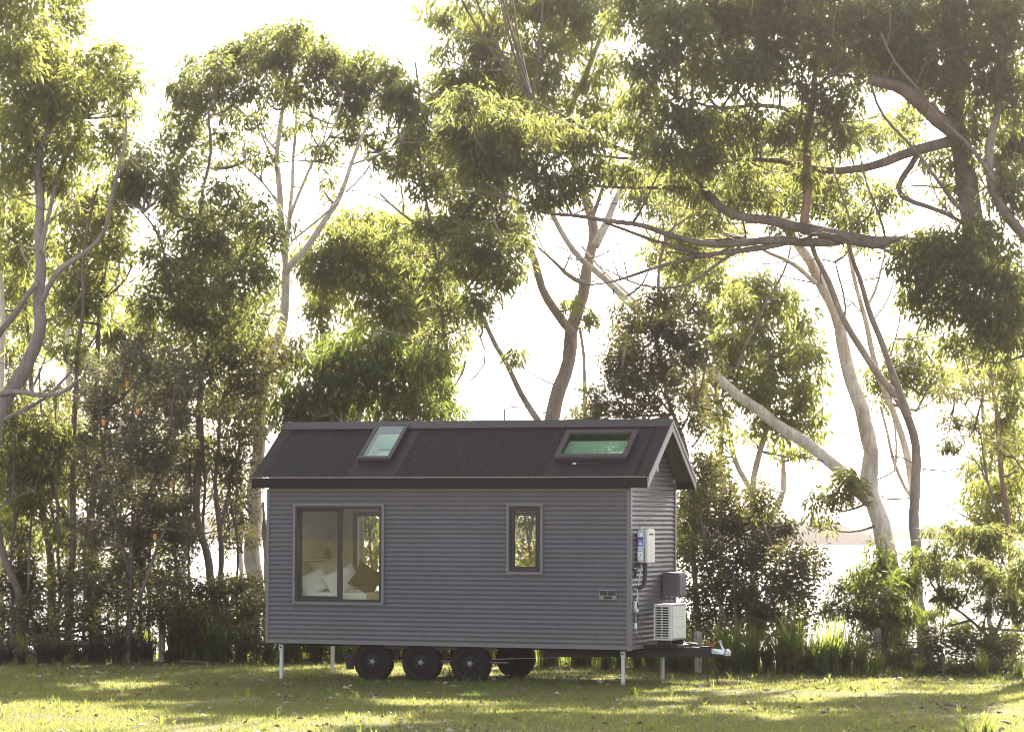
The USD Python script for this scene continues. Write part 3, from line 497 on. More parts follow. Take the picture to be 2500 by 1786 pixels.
def crown(ells, Y, lsize, lwid, seed, limbs, droop=.55, dens=1.0, sub_r=.24, spread=1.0):
    r = np.random.default_rng(seed); PC, PD, tw = [], [], MB(); tubes = []
    for e in ells:
        px, py, rx, ry = e[:4]; dy = e[4] if len(e) > 4 else r.uniform(-1.1, 1.1) * spread; dn = e[5] if len(e) > 5 else 1.0
        c = at(px, py, Y + dy); s = (Y + dy) / FOC; R = np.array([rx * s, min(rx, ry * 1.3) * s * .95, ry * s]) * 1.16
        area = math.pi * R[0] * R[2]; ns = max(3, int(area * 21 * dens * dn / (sub_r / .24)))
        d = r.normal(size=(ns, 3)); d /= np.linalg.norm(d, axis=1, keepdims=True); d[:, 2] = np.abs(d[:, 2]) * np.where(r.random(ns) < .62, 1, -1)
        sub = c + d * R * (r.random((ns, 1)) ** .42)
        hub = c - np.array([0, 0, .45]) * R
        if len(limbs):
            dd = np.linalg.norm(limbs - c - np.array([0, 0, -.6 * R[2]]), axis=1) + 1.5 * np.maximum(0, limbs[:, 2] - c[2]); a = limbs[np.argmin(dd)]
            m = (a + hub) / 2 + np.array([0, 0, -.12 * np.linalg.norm(a - hub)]) + r.normal(0, .08, 3); q, t = smooth_line([a, m, hub], .25)
            tubes.append((q, .030 - .018 * t, 5))
        for p in sub[r.random(ns) < .4]:
            m = (hub + p) / 2 + r.normal(0, .1, 3); tubes.append((np.array([hub, m, p]), np.array([.011, .008, .004]), 3))
        nl = r.poisson(46 * min(2.3, max(1.0, (.0076 / (lsize * lwid)) ** .75)), ns); idx = np.repeat(np.arange(ns), nl); n = len(idx)
        u = r.normal(size=(n, 3)); u /= np.linalg.norm(u, axis=1, keepdims=True); pass
        sr = sub_r * r.uniform(.55, 1.15, ns)
        p = sub[idx] + u * sr[idx, None] * (r.random((n, 1)) ** .45) * np.array([1.05, 1.05, .95])
        k = r.random(n) < .3; lo = r.normal(size=(n, 3)); lo *= (r.random((n, 1)) ** .40) / np.linalg.norm(lo, axis=1, keepdims=True); p[k] = (c + lo * R * 1.08)[k]
        PC.append(p); PD.append(u * np.array([.8, .8, .35]) + np.array([0, 0, -droop]) + r.normal(0, .38, (n, 3)))
    if len(limbs):
        for k in r.integers(0, len(limbs), int(len(limbs) * .22)):
            a = limbs[k]
            if a[2] < 2.2: continue
            d = np.array([r.normal(0, 1), r.normal(0, .6), r.uniform(-.1, 1.1)]); d /= np.linalg.norm(d); L = r.uniform(.5, 1.9); m = a + d * L * .5 + r.normal(0, .10, 3) * L; b = a + d * L + np.array([0, 0, r.normal(-.05, .25)]) * L
            tubes.append((smooth_line([a, m, b], .3)[0], .016, 4)); tubes.append((np.array([m, m + (b - m) * .5 + r.normal(0, .15, 3), m + (b - m) * .9 + r.normal(0, .3, 3)]), np.array([.008, .006, .003]), 3))
    C, Dn = np.vstack(PC), np.vstack(PD); LEAF_TOTAL[0] += len(C)
    for q, rad, k in tubes: tw.tube(q, np.linspace(rad, rad * .3, len(q)) if np.ndim(rad) == 0 else rad, k, cap=False)
    return leaves(C, Dn, lsize, lwid, seed + 1), (tw.mesh() if tubes else None)
def limb_mesh(Pts, w0, w1, Y, dy0, dy1, seed, sides=9, step=.28):
    n = len(Pts); ys = Y + np.linspace(dy0, dy1, n); Q = []
    for (x, y), yy in zip(Pts, ys):
        if y == 'g':
            p = at(x, 1500, yy); p[2] = gz(p[0], yy) - .1
        else: p = at(x, y, yy)
        Q.append(p)
    q, t = smooth_line(Q, step); rad = .5 * (w0 + (w1 - w0) * t) * (Y / FOC)
    if Pts[0][1] == 'g': rad *= 1 + .45 * np.exp(-np.linalg.norm(q - q[0], axis=1) / .35)
    nz = meshkit.noise(q * 1.5, seed) - .5; q = q + np.stack([nz, meshkit.noise(q * 1.5, seed + 5) - .5, .7 * (meshkit.noise(q * 1.7, seed + 8) - .5)], 1) * (rad[:, None] * .9 + .05)
    V, F = tube(q, rad * (1 + .16 * (meshkit.noise(q * 4, seed + 9) - .5)), sides); k = len(q) * sides
    ctr = np.repeat(q, sides, 0); V[:k] = ctr + (V[:k] - ctr) * (1 + .16 * (meshkit.noise(V[:k] * np.array([9, 9, 3]), seed + 2)[:, None] - .5))
    return (V, F), q
def tree(name, label, cat, Y, bk, limbs, ells=(), lm=None, ls=.18, lw=.042, seed=1, droop=.55, dens=1.0, sub_r=.24, group=None, extra=None, spread=1.0):
    base = limbs[0][0][0] if limbs else ells[0][:2]
    x0 = at(base[0], 1500, Y)[0]; o = np.array([x0, Y, float(gz(x0, Y))]); T = thing(name, label, cat, o, group=group); pts = []
    for k, L in enumerate(limbs):
        P_, w0, w1 = L[:3]; d0, d1 = (L[3], L[4]) if len(L) > 4 else (0, 0); m = L[5] if len(L) > 5 else bk
        (V, F), q = limb_mesh(P_, w0, w1, Y, d0, d1, seed * 31 + k, 12 if w0 > 24 else 9 if w0 > 12 else 6)
        pts.append(q); obj('trunk' if k == 0 else 'limb', (V - o, F), m, T, smooth=True)
    pts = np.vstack(pts) if pts else np.zeros((0, 3))
    if len(ells):
        (V, F), tw = crown(ells, Y, ls, lw, seed * 17 + 3, pts, droop, dens, sub_r, spread)
        obj('crown', (V - o, F), lm, T)
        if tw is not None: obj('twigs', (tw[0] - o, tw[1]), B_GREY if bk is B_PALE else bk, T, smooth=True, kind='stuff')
    return T
G = 'g'
# --- left side
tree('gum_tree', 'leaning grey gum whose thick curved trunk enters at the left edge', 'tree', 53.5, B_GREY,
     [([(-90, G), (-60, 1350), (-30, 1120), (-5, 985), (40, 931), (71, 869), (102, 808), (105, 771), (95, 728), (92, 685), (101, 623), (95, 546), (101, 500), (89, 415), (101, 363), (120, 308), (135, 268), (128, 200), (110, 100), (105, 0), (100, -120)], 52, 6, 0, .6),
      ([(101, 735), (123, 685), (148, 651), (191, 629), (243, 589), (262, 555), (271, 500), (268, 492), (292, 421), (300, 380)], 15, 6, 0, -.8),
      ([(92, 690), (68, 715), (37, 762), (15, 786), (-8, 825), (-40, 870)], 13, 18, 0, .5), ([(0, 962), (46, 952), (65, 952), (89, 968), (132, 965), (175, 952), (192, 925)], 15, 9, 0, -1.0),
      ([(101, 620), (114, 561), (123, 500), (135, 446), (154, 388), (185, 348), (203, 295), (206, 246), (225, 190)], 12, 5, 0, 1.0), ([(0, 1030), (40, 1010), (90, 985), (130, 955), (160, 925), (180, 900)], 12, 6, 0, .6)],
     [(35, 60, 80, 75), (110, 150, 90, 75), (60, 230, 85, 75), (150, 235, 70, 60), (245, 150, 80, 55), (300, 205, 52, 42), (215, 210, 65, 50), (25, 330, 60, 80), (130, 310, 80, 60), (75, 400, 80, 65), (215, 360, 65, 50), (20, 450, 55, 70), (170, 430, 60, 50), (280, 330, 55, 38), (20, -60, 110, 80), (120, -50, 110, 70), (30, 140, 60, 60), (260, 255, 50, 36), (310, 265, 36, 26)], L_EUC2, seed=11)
tree('gum_tree', 'pale slim gum rising out of the top left corner of the picture', 'tree', 58, B_PALE,
     [([(0, G), (3, 1200), (2, 800), (3, 461), (9, 370), (12, 308), (6, 200), (18, 92), (15, 0), (10, -150)], 20, 8), ([(175, G), (165, 900), (155, 400), (151, 86), (145, 61), (138, 0), (130, -150)], 16, 8, 1, 1.5)],
     [(165, 20, 45, 70, 1, .8), (185, 60, 30, 40, 1, .7), (40, 540, 55, 70), (50, 620, 60, 55), (105, 590, 40, 45), (25, 690, 55, 60), (80, 720, 40, 40, .5, .8), (160, -60, 60, 60)], L_EUC2, seed=12)
tree('gum_tree', 'tall thin dark stemmed gum with crooked upper branches left of the pale gum', 'tree', 55.5, B_DARK,
     [([(238, G), (222, 1531), (216, 1454), (222, 1331), (225, 1239), (228, 1146), (234, 1000), (240, 808), (246, 746), (255, 654), (271, 577), (274, 500), (276, 440)], 22, 7, 0, .3),
      ([(255, 728), (283, 715), (308, 685), (332, 651), (326, 623), (308, 605), (275, 580)], 7, 4, 0, .5), ([(217, 1480), (243, 1454), (262, 1429), (285, 1390), (300, 1330)], 12, 5, 0, -.6), ([(308, 690), (305, 660), (300, 640)], 4, 3, .4, .3)],
     [(250, 560, 70, 55), (200, 610, 60, 50), (290, 620, 45, 40, 0, .7), (190, 680, 60, 55), (240, 740, 60, 55), (180, 760, 55, 45), (300, 460, 45, 55), (240, 480, 55, 50), (200, 520, 60, 45)], L_EUC2, seed=13)
tree('gum_tree', 'straight dark trunk beside the fork of a thin leaning stem', 'tree', 55, B_DARK,
     [([(168, G), (169, 1485), (174, 1362), (179, 1300), (176, 1146), (185, 1023), (185, 900), (191, 863), (197, 808), (203, 685), (200, 640), (215, 540), (240, 450)], 20, 6), ([(176, 1290), (154, 1254), (123, 1177), (105, 1085), (99, 977), (97, 900)], 8, 5, 0, .6), ([(188, 900), (205, 860), (225, 835), (245, 800)], 8, 4, 0, .7)],
     [(150, 1120, 50, 60, .3, .5), (130, 1290, 55, 60, .3, .6), (180, 860, 50, 40, 0, .6), (150, 1060, 60, 50)], L_EUC, seed=14)
tree('gum_tree', 'dark trunk leaning left with ragged olive foliage at the left edge', 'tree', 55.8, B_DARK,
     [([(128, G), (126, 1472), (120, 1362), (102, 1239), (92, 1116), (80, 1023), (77, 900), (70, 820), (60, 700)], 24, 8), ([(95, 1150), (70, 1100), (40, 1080), (0, 1090)], 7, 3, 0, .4)],
     [(30, 1000, 55, 50), (25, 1080, 60, 50), (60, 1150, 60, 55), (20, 1180, 60, 60), (70, 1230, 50, 45), (115, 1060, 50, 40), (20, 1260, 50, 50), (130, 1000, 40, 40, 0, .5), (140, 1190, 45, 40, 0, .7), (60, 860, 40, 40, 0, .35), (40, 790, 40, 40, 0, .5)], L_EUC2, seed=15)
tree('gum_tree', 'background gum filling the far left behind the leaning trunks', 'tree', 63, B_MID, [([(45, G), (50, 1200), (60, 900), (55, 700), (60, 500)], 16, 7), ([(55, 1000), (100, 900), (130, 800)], 8, 4, 0, .5)],
     [(20, 870, 50, 60), (60, 800, 60, 50), (130, 840, 60, 50), (30, 930, 50, 40, 0, .6), (110, 740, 60, 50), (150, 660, 60, 50), (40, 650, 50, 50), (140, 1010, 40, 40, 0, .6), (30, 1050, 60, 60), (80, 1130, 60, 55), (150, 1180, 50, 50, 0, .8), (40, 1300, 60, 50), (110, 1340, 60, 50, 0, .8), (150, 1090, 40, 50, 0, .8), (20, 740, 50, 50), (90, 500, 50, 50)], L_EUC2, seed=51, dens=.62)
tree('gum_tree', 'background gum filling the gap left of the banksia shrub', 'tree', 64, B_MID, [([(250, G), (240, 1250), (262, 1000), (270, 800), (300, 600)], 15, 7), ([(262, 1000), (310, 900), (340, 800)], 8, 4, 0, .5)],
     [(200, 830, 60, 50), (270, 820, 60, 50), (330, 840, 60, 50), (250, 890, 70, 50), (330, 780, 55, 45), (380, 900, 60, 50), (220, 960, 50, 45), (330, 700, 45, 40, 0, .6), (350, 960, 60, 50), (200, 1050, 45, 55), (260, 1180, 60, 60, 0, .8), (340, 1150, 60, 60), (200, 1330, 50, 50, 0, .8), (290, 1400, 60, 50, 0, .8), (250, 660, 50, 45, 0, .8), (180, 730, 45, 45), (400, 1230, 60, 50), (380, 1380, 60, 50, 0, .8)], L_EUC, seed=52, dens=.62)
tree('gum_tree', 'background gum seen between the dark forked gum and the thick pale trunk', 'tree', 63.5, B_PALE, [([(455, G), (450, 1300), (455, 1000), (440, 850), (450, 600)], 14, 7), ([(590, G), (592, 1300), (588, 1150), (580, 1000), (575, 800)], 14, 7, .5, 1)],
     [(440, 860, 70, 60), (520, 860, 60, 55), (600, 860, 60, 55), (420, 960, 60, 60), (520, 960, 60, 60), (590, 1000, 55, 55), (440, 1080, 60, 60), (520, 1110, 55, 50), (460, 1170, 50, 50, 0, .7), (560, 1180, 40, 50, 0, .6), (440, 740, 60, 55), (560, 760, 60, 55), (630, 820, 55, 50), (500, 660, 60, 55), (600, 600, 60, 50), (540, 530, 60, 45), (440, 500, 50, 50), (430, 1290, 50, 50, 0, .7), (650, 720, 50, 40), (690, 880, 50, 40)], L_EUC, seed=53, dens=.62)
tree('gum_tree', 'background gum filling the sky gap behind the sweeping limbs', 'tree', 64, B_PALE, [([(1760, G), (1760, 1100), (1745, 900), (1735, 720), (1750, 560), (1700, 400)], 15, 7), ([(1740, 760), (1700, 680), (1660, 620)], 8, 4)],
     [(1560, 480, 55, 40), (1600, 430, 55, 40), (1680, 420, 60, 45), (1770, 430, 60, 45), (1840, 470, 60, 45), (1900, 410, 55, 45), (1640, 520, 50, 40, 0, .8), (1700, 590, 60, 45), (1780, 600, 55, 45), (1660, 660, 55, 45), (1740, 680, 60, 45), (1600, 580, 40, 30, 0, .6), (1980, 380, 50, 40), (2040, 330, 55, 45), (2120, 320, 55, 45), (2200, 300, 50, 40), (1960, 300, 50, 40), (2000, 470, 50, 40), (1500, 400, 45, 35, 0, .7)], L_EUC2, seed=54)
tree('gum_tree', 'background gum low behind the roof between the slender and forked gums', 'tree', 63, B_PALE, [([(1000, G), (1005, 1000), (1010, 850), (1040, 700), (1080, 560)], 13, 6), ([(1010, 850), (1060, 790), (1110, 720)], 7, 4)],
     [(1000, 640, 55, 50), (1060, 640, 60, 50), (1010, 720, 60, 50), (1080, 700, 55, 50), (960, 800, 55, 50), (1030, 790, 60, 45), (1000, 860, 60, 45), (1100, 600, 50, 45), (1050, 560, 55, 45), (1060, 900, 50, 45), (1130, 840, 28, 26, 0, .6), (980, 560, 45, 40)], L_EUC2, seed=55)
tree('gum_tree', 'background gum at the far right behind the thin brown stem', 'tree', 62, B_MID, [([(2420, G), (2410, 1200), (2400, 1000), (2410, 850)], 14, 7)],
     [(2380, 870, 50, 40), (2450, 830, 55, 50), (2400, 1150, 45, 45, 0, .8), (2460, 1060, 50, 50), (2490, 940, 40, 50), (2480, 1180, 45, 50), (2380, 1230, 40, 40, 0, .8), (2440, 1290, 50, 40), (2300, 930, 40, 30, 0, .5)], L_EUC2, seed=56)
tree('sapling', 'leaning brown stem crossing the lower left corner', 'tree', 54.6, B_DARK, [([(62, G), (55, 1491), (40, 1439), (18, 1377), (0, 1315), (-30, 1230)], 24, 14), ([(55, 1480), (70, 1400), (76, 1300), (88, 1180)], 8, 4, 0, .4)],
     [(40, 1400, 45, 50, .4, .7), (85, 1450, 45, 40, .3, .7), (30, 1330, 40, 30, .3, .6), (80, 1385, 40, 35, .5, .5)], L_DARK, seed=16, ls=.10, lw=.03)
tree('gum_tree', 'dark straight gum with forked stem two trunks left of the house', 'tree', 55, B_DARK,
     [([(535, G), (517, 1417), (505, 1362), (490, 1285), (480, 1208), (480, 1085), (489, 1000), (482, 869), (474, 777), (472, 685), (480, 623), (486, 531), (483, 500), (490, 470), (507, 448), (514, 379), (517, 328), (505, 293), (514, 272)], 22, 6, 0, .8),
      ([(485, 860), (459, 803), (434, 748), (414, 690), (400, 603), (397, 586), (369, 546), (350, 520)], 11, 4, 0, -.7), ([(490, 905), (515, 845), (538, 793), (548, 741), (566, 665), (597, 621), (610, 590)], 9, 4, 0, .8), ([(494, 1010), (500, 1150), (498, 1300)], 8, 8, .25, .25)],
     [(470, 560, 80, 55), (540, 590, 80, 60), (400, 640, 60, 45), (440, 690, 80, 60), (520, 700, 85, 65), (370, 730, 55, 45), (600, 680, 70, 60), (430, 780, 80, 55), (540, 800, 85, 60), (620, 770, 60, 55), (500, 620, 60, 50), (360, 800, 50, 40, 0, .6), (640, 620, 50, 50, 0, .8), (400, 470, 62, 55), (350, 440, 60, 50), (430, 420, 45, 40), (550, 480, 70, 50), (620, 530, 60, 45), (660, 560, 45, 40), (320, 400, 55, 40), (360, 380, 42, 36), (490, 760, 60, 50)], L_EUC, seed=17, ls=.17, lw=.040, dens=.72)
tree('gum_tree', 'thin forked dark tree just left of the thick trunk beside the house', 'tree', 55.6, B_DARK,
     [([(545, G), (539, 1400), (536, 1285), (530, 1239), (523, 1177), (530, 1116), (539, 1069), (530, 1023), (545, 960)], 18, 7), ([(534, 1260), (554, 1226), (579, 1211), (610, 1208), (640, 1200)], 8, 3, 0, .8), ([(537, 1290), (560, 1200), (575, 1120), (590, 1060)], 8, 4, 0, .3), ([(595, 1350), (585, 1310), (560, 1340)], 6, 3, 1, 1)],
     [(560, 880, 75, 50), (640, 890, 80, 50), (500, 900, 55, 50), (700, 860, 50, 40), (600, 950, 75, 50), (540, 1010, 60, 50), (620, 1030, 55, 50), (560, 1090, 60, 40, 0, .7), (600, 1110, 40, 40, 0, .6), (560, 1260, 45, 60, 1.5, .9), (545, 1310, 35, 40, 1.5, .7), (660, 940, 50, 40), (500, 970, 45, 40)], L_DARK, seed=18, ls=.13, lw=.034, dens=.7)
tree('gum_tree', 'tall pale gum with wide domed crown, its trunk beside the house at left', 'tree', 57.5, B_PALE,
     [([(612, G), (616, 1400), (617, 1270), (628, 1146), (628, 1085), (634, 1023), (640, 931), (662, 860), (690, 800), (697, 707), (697, 640), (690, 552), (683, 448), (679, 379), (676, 293), (693, 255), (703, 193), (720, 103)], 44, 5, 0, .4),
      ([(698, 655), (703, 552), (710, 500), (715, 431), (721, 345), (722, 293), (735, 220)], 13, 5, 0, .7), ([(697, 668), (745, 607), (779, 562), (814, 510), (831, 483), (855, 414), (879, 352), (900, 303), (910, 241)], 18, 5, 0, -.6),
      ([(703, 560), (717, 493), (759, 403), (779, 372), (810, 331), (821, 283), (841, 234)], 10, 4, .2, -.4), ([(681, 410), (676, 397), (638, 341), (628, 310), (610, 250)], 7, 3, 0, .4), ([(677, 372), (621, 303), (572, 255), (540, 230)], 7, 3, 0, -.5),
      ([(688, 520), (669, 483), (607, 414), (552, 369), (517, 352), (470, 310)], 7, 3, 0, .8), ([(830, 485), (800, 520), (745, 560), (712, 590)], 5, 6, -.4, .1), ([(862, 400), (905, 385), (950, 365), (980, 350)], 6, 3, -.3, -.6), ([(845, 470), (880, 440), (905, 400), (930, 370)], 5, 3, -.3, .2), ([(735, 320), (765, 280), (795, 255)], 5, 3, .4, .2),
      ([(640, 1223), (648, 1330), (652, 1400), (652, G)], 14, 18, .4, .4, B_DARK), ([(640, 1070), (677, 1017), (690, 960)], 14, 9, .6, 1.2)],
     [(720, 85, 55, 40), (660, 105, 55, 42), (610, 125, 60, 42), (560, 150, 60, 45), (510, 180, 60, 45), (470, 220, 50, 50), (440, 280, 42, 50), (425, 340, 38, 36, 0, .8), (700, 150, 55, 36), (760, 120, 50, 42), (640, 180, 50, 36, 0, .8), (570, 215, 50, 38), (800, 150, 55, 42), (850, 170, 55, 45), (905, 165, 50, 40), (950, 195, 50, 42), (985, 230, 40, 48), (1000, 270, 32, 40), (900, 225, 42, 40, 0, .8), (850, 240, 48, 45), (950, 260, 40, 40), (790, 220, 40, 40, 0, .7), (740, 210, 42, 50, 0, .6), (500, 260, 45, 38, 0, .7), (470, 390, 45, 36, 0, .6), (530, 330, 40, 32, 0, .5), (800, 370, 48, 36, 0, .7), (850, 320, 45, 40, 0, .5), (940, 400, 42, 32, 0, .7), (965, 340, 40, 32, 0, .5), (590, 300, 40, 30, 0, .5), (600, 360, 40, 30, 0, .5), (730, 260, 30, 26, 0, .5), (790, 450, 42, 28, 0, .5), (640, 400, 40, 36, 0, .5), (1000, 330, 30, 40, 0, .6), (660, 240, 40, 34, 0, .55), (700, 210, 40, 34, .5, .5), (640, 290, 36, 28, 0, .4), (760, 310, 36, 28, 0, .45), (690, 320, 32, 26, .6, .35), (830, 290, 40, 32, .4, .55), (880, 300, 40, 32, .4, .6), (560, 260, 40, 32, .4, .6), (480, 330, 36, 30, .4, .6), (900, 360, 36, 28, .3, .5), (520, 400, 40, 30, .3, .5)], L_EUC, seed=19, dens=.85, droop=.65, sub_r=.19)
# --- behind the roof
tree('gum_tree', 'rounded bright gum standing left behind the roof', 'tree', 62, B_PALE,
     [([(785, G), (780, 1000), (783, 828), (796, 724), (807, 679), (820, 620)], 16, 6), ([(912, G), (918, 900), (917, 810), (900, 762), (917, 700), (930, 620)], 15, 6, .6, .8), ([(925, 830), (952, 783), (993, 735), (1038, 703)], 12, 6, .7, -.3), ([(796, 730), (830, 700), (850, 660)], 5, 3)],
     [(870, 540, 85, 36), (940, 575, 60, 45), (830, 580, 80, 42), (905, 620, 75, 50), (960, 640, 60, 55), (820, 635, 75, 45, -.8), (770, 660, 50, 50, -.8), (860, 690, 75, 52, -.8), (930, 710, 62, 50), (800, 720, 62, 50), (780, 770, 50, 45, 0, .8), (1000, 700, 45, 55), (985, 770, 50, 50), (900, 770, 60, 40, .8, .7), (1040, 740, 40, 50), (740, 620, 40, 35, 0, .7)], L_EUC2, seed=20, droop=.75)
tree('wattle_tree', 'dense drooping dark green tree rising right behind the left half of the roof', 'tree', 54.8, B_MID,
     [([(880, G), (885, 1300), (880, 1000), (900, 900)], 16, 7), ([(880, 1150), (960, 1000), (1010, 930)], 9, 4, 0, .4), ([(880, 1100), (800, 990), (760, 940)], 9, 4, 0, -.3)],
     [(840, 850, 65, 45), (900, 850, 70, 50), (790, 900, 65, 50), (860, 920, 85, 60), (950, 910, 80, 60), (1030, 910, 60, 55), (1060, 960, 45, 50), (740, 960, 55, 45, -.2, .9), (720, 1010, 50, 35, -.3, .9), (820, 985, 75, 45), (920, 990, 85, 45), (1010, 1000, 75, 45), (690, 985, 36, 24, -.4, .7), (1085, 1010, 40, 30, 0, .7), (770, 1020, 60, 30)], L_ACAC, seed=21, ls=.19, lw=.036, droop=.9, dens=1.05)
tree('gum_tree', 'slender crooked gum with a bare dead tip right of the domed crown', 'tree', 58.5, B_MID,
     [([(1092, G), (1090, 1040), (1088, 890), (1086, 845), (1081, 776), (1076, 693), (1066, 631), (1062, 603), (1048, 517), (1031, 441), (1024, 397), (1022, 340), (1021, 272), (1022, 207), (1015, 152)], 16, 5), ([(985, 520), (985, 470), (972, 430), (950, 410)], 5, 3, .5, .8), ([(1088, 870), (1120, 840), (1140, 810)], 7, 4, 0, .7), ([(1095, 960), (1135, 905), (1140, 880)], 5, 4, 0, -.5)],
     [(1030, 300, 45, 50, 0, .9), (1075, 220, 50, 45), (1120, 205, 50, 40), (1010, 350, 45, 40, 0, .8), (1050, 380, 52, 48), (1000, 420, 40, 45, 0, .8), (1085, 440, 50, 50), (1110, 380, 50, 50), (1040, 470, 45, 45, 0, .7), (1120, 500, 55, 50), (1060, 560, 50, 40), (1010, 600, 36, 50, 0, .7), (1110, 640, 40, 50, 0, .8), (1080, 720, 50, 45, 0, .7), (1120, 780, 45, 45, 0, .7), (1060, 830, 50, 50, 0, .8), (1100, 880, 45, 40, 0, .7), (1045, 660, 40, 40, 0, .8)], L_EUC, seed=22)
tree('gum_tree', 'dark leaning trunk rising left from behind the middle of the roof ridge', 'tree', 57, B_MID,
     [([(1365, G), (1345, 1100), (1315, 1026), (1272, 966), (1259, 920), (1222, 868), (1185, 791), (1155, 739), (1139, 702), (1105, 631), (1090, 600), (1071, 593), (1014, 541), (959, 507), (928, 472)], 24, 5, 0, .6), ([(1142, 708), (1165, 670), (1200, 620), (1230, 590)], 7, 4, 0, -.5), ([(1160, 740), (1200, 690), (1240, 660)], 5, 3, 0, .6), ([(1172, 820), (1195, 870), (1170, 920), (1145, 935)], 4, 3, 0, .6)],
     [(1180, 520, 60, 45), (1240, 540, 55, 50), (1150, 590, 60, 45), (1210, 610, 62, 48), (1270, 600, 40, 50, 0, .7), (1140, 655, 55, 42), (1200, 680, 60, 40, 0, .8), (1250, 665, 45, 40, 0, .7), (1175, 745, 50, 36), (1260, 870, 32, 20, -.4, .45), (1130, 550, 50, 40), (1200, 470, 50, 40), (1185, 430, 50, 40, .8, .8)], L_EUC, seed=23)
tree('gum_tree', 'large brown forked gum standing clear against the bright sky behind the ridge', 'tree', 59, B_MID,
     [([(1325, G), (1335, 1130), (1349, 1028), (1367, 954), (1386, 862), (1398, 800), (1413, 754), (1423, 702), (1441, 646), (1450, 600), (1450, 541), (1433, 472), (1409, 421), (1391, 352), (1386, 308), (1392, 246), (1414, 222), (1432, 172), (1460, 117), (1480, 40), (1490, -80)], 50, 8, 0, .8),
      ([(1398, 815), (1383, 803), (1355, 763), (1333, 717), (1312, 668), (1296, 615), (1291, 593), (1274, 541), (1260, 493), (1253, 421), (1257, 386), (1245, 330)], 24, 8, 0, -.8), ([(1450, 600), (1460, 576), (1485, 534), (1502, 493), (1519, 455), (1543, 414), (1555, 370), (1560, 300)], 22, 8, 0, .9, B_PALE), ([(1449, 530), (1471, 465), (1485, 410), (1500, 350)], 12, 5, .3, -.4),
      ([(1428, 690), (1395, 683), (1374, 662), (1343, 628), (1312, 600)], 14, 5, 0, -.8), ([(1376, 662), (1388, 640), (1395, 615)], 5, 3, -.4, -.6), ([(1372, 560), (1395, 610), (1425, 640)], 6, 8, -.6, 0), ([(1415, 225), (1440, 205), (1462, 190), (1470, 150)], 8, 4, .4, .9), ([(1386, 330), (1360, 280), (1350, 220), (1330, 150)], 8, 4, .4, -.3)],
     [(1320, 120, 62, 50), (1390, 100, 65, 55), (1450, 60, 65, 55), (1250, 60, 65, 50), (1180, 70, 60, 45), (1100, 50, 50, 36), (1060, 20, 45, 30, 0, .8), (1150, 110, 55, 36, 0, .8), (1090, 135, 45, 26, 0, .7), (1200, 150, 60, 45), (1260, 180, 65, 50), (1330, 200, 60, 50), (1290, 260, 60, 45), (1220, 230, 60, 45), (1380, 250, 55, 42, 0, .6), (1440, 260, 50, 50, 0, .7), (1480, 180, 60, 55), (1520, 280, 50, 50, 0, .7), (1400, 20, 80, 45), (1300, 10, 80, 45), (1180, 0, 70, 40), (1350, -60, 110, 60), (1470, -60, 90, 60), (1230, 300, 60, 45), (1150, 190, 45, 40, 0, .8), (1390, 745, 22, 20, -.3, .35), (1440, 770, 20, 18, .3, .3)], L_EUC2, seed=24, droop=.8, ls=.18, lw=.038)
tree('dead_tree', 'thin dead pole with knobbly bark just right of the forked gum', 'dead tree', 59.6, B_DEAD, [([(1430, G), (1428, 1060), (1427, 997), (1429, 939), (1423, 893), (1426, 834), (1417, 800)], 17, 7)], seed=25)
tree('dead_tree', 'broken stump tip poking up over the middle of the ridge', 'dead tree', 56, B_DEAD, [([(1240, G), (1238, 1120), (1236, 1035), (1234, 998)], 22, 3)], seed=26)
tree('hanging_branch', 'two bare dead twigs hanging left of the dark bush', 'branch', 56, B_DARK, [([(1498, 705), (1497, 760), (1502, 790), (1512, 805)], 4, 3), ([(1496, 760), (1497, 800), (1500, 825)], 3, 3)], seed=27)
# --- right behind the house
tree('gum_tree', 'massive pale gum with a long limb slanting left across the sky right of the house', 'tree', 55.5, B_PALE,
     [([(2185, G), (2166, 1347), (2143, 1276), (2127, 1217), (2127, 1138), (2119, 1078), (2103, 979), (2086, 931), (2062, 845), (2038, 783), (2014, 714), (1993, 665), (1969, 634), (1948, 610), (1920, 560), (1885, 500), (1850, 440), (1820, 360), (1800, 270), (1780, 150)], 56, 8, 0, 1.2),
      ([(2125, 1225), (2111, 1201), (2075, 1173), (2036, 1138), (1976, 1086), (1917, 1043), (1845, 999), (1798, 959), (1740, 905), (1697, 868), (1647, 837), (1590, 790), (1533, 739), (1498, 707), (1464, 672), (1412, 628), (1371, 569), (1336, 507), (1310, 440)], 34, 11, 0, 2.5),
      ([(1995, 690), (1986, 676), (1962, 655), (1938, 638), (1897, 628), (1869, 617), (1820, 580)], 13, 7, .3, .8), ([(1560, 745), (1549, 729), (1506, 692), (1463, 649), (1420, 600)], 9, 6, 2, 2.2)],
     [(1800, 470, 60, 45), (1730, 520, 60, 45), (1850, 410, 60, 45), (1680, 560, 50, 45, 1, .8), (1700, 640, 55, 45, 1, .8), (1760, 330, 65, 55), (1850, 330, 60, 50), (1640, 470, 55, 40, 1.2, .7), (1590, 620, 22, 26, 1.5, .4), (1900, 470, 50, 40), (2080, 1190, 40, 28, -.5, .8), (2020, 1215, 42, 36, -.6, .85), (2000, 1270, 36, 26, -.7, .7), (2060, 1160, 30, 20, -.5, .7), (1650, 620, 45, 50, 1, .7)], L_EUC, seed=28, ls=.18, lw=.038)
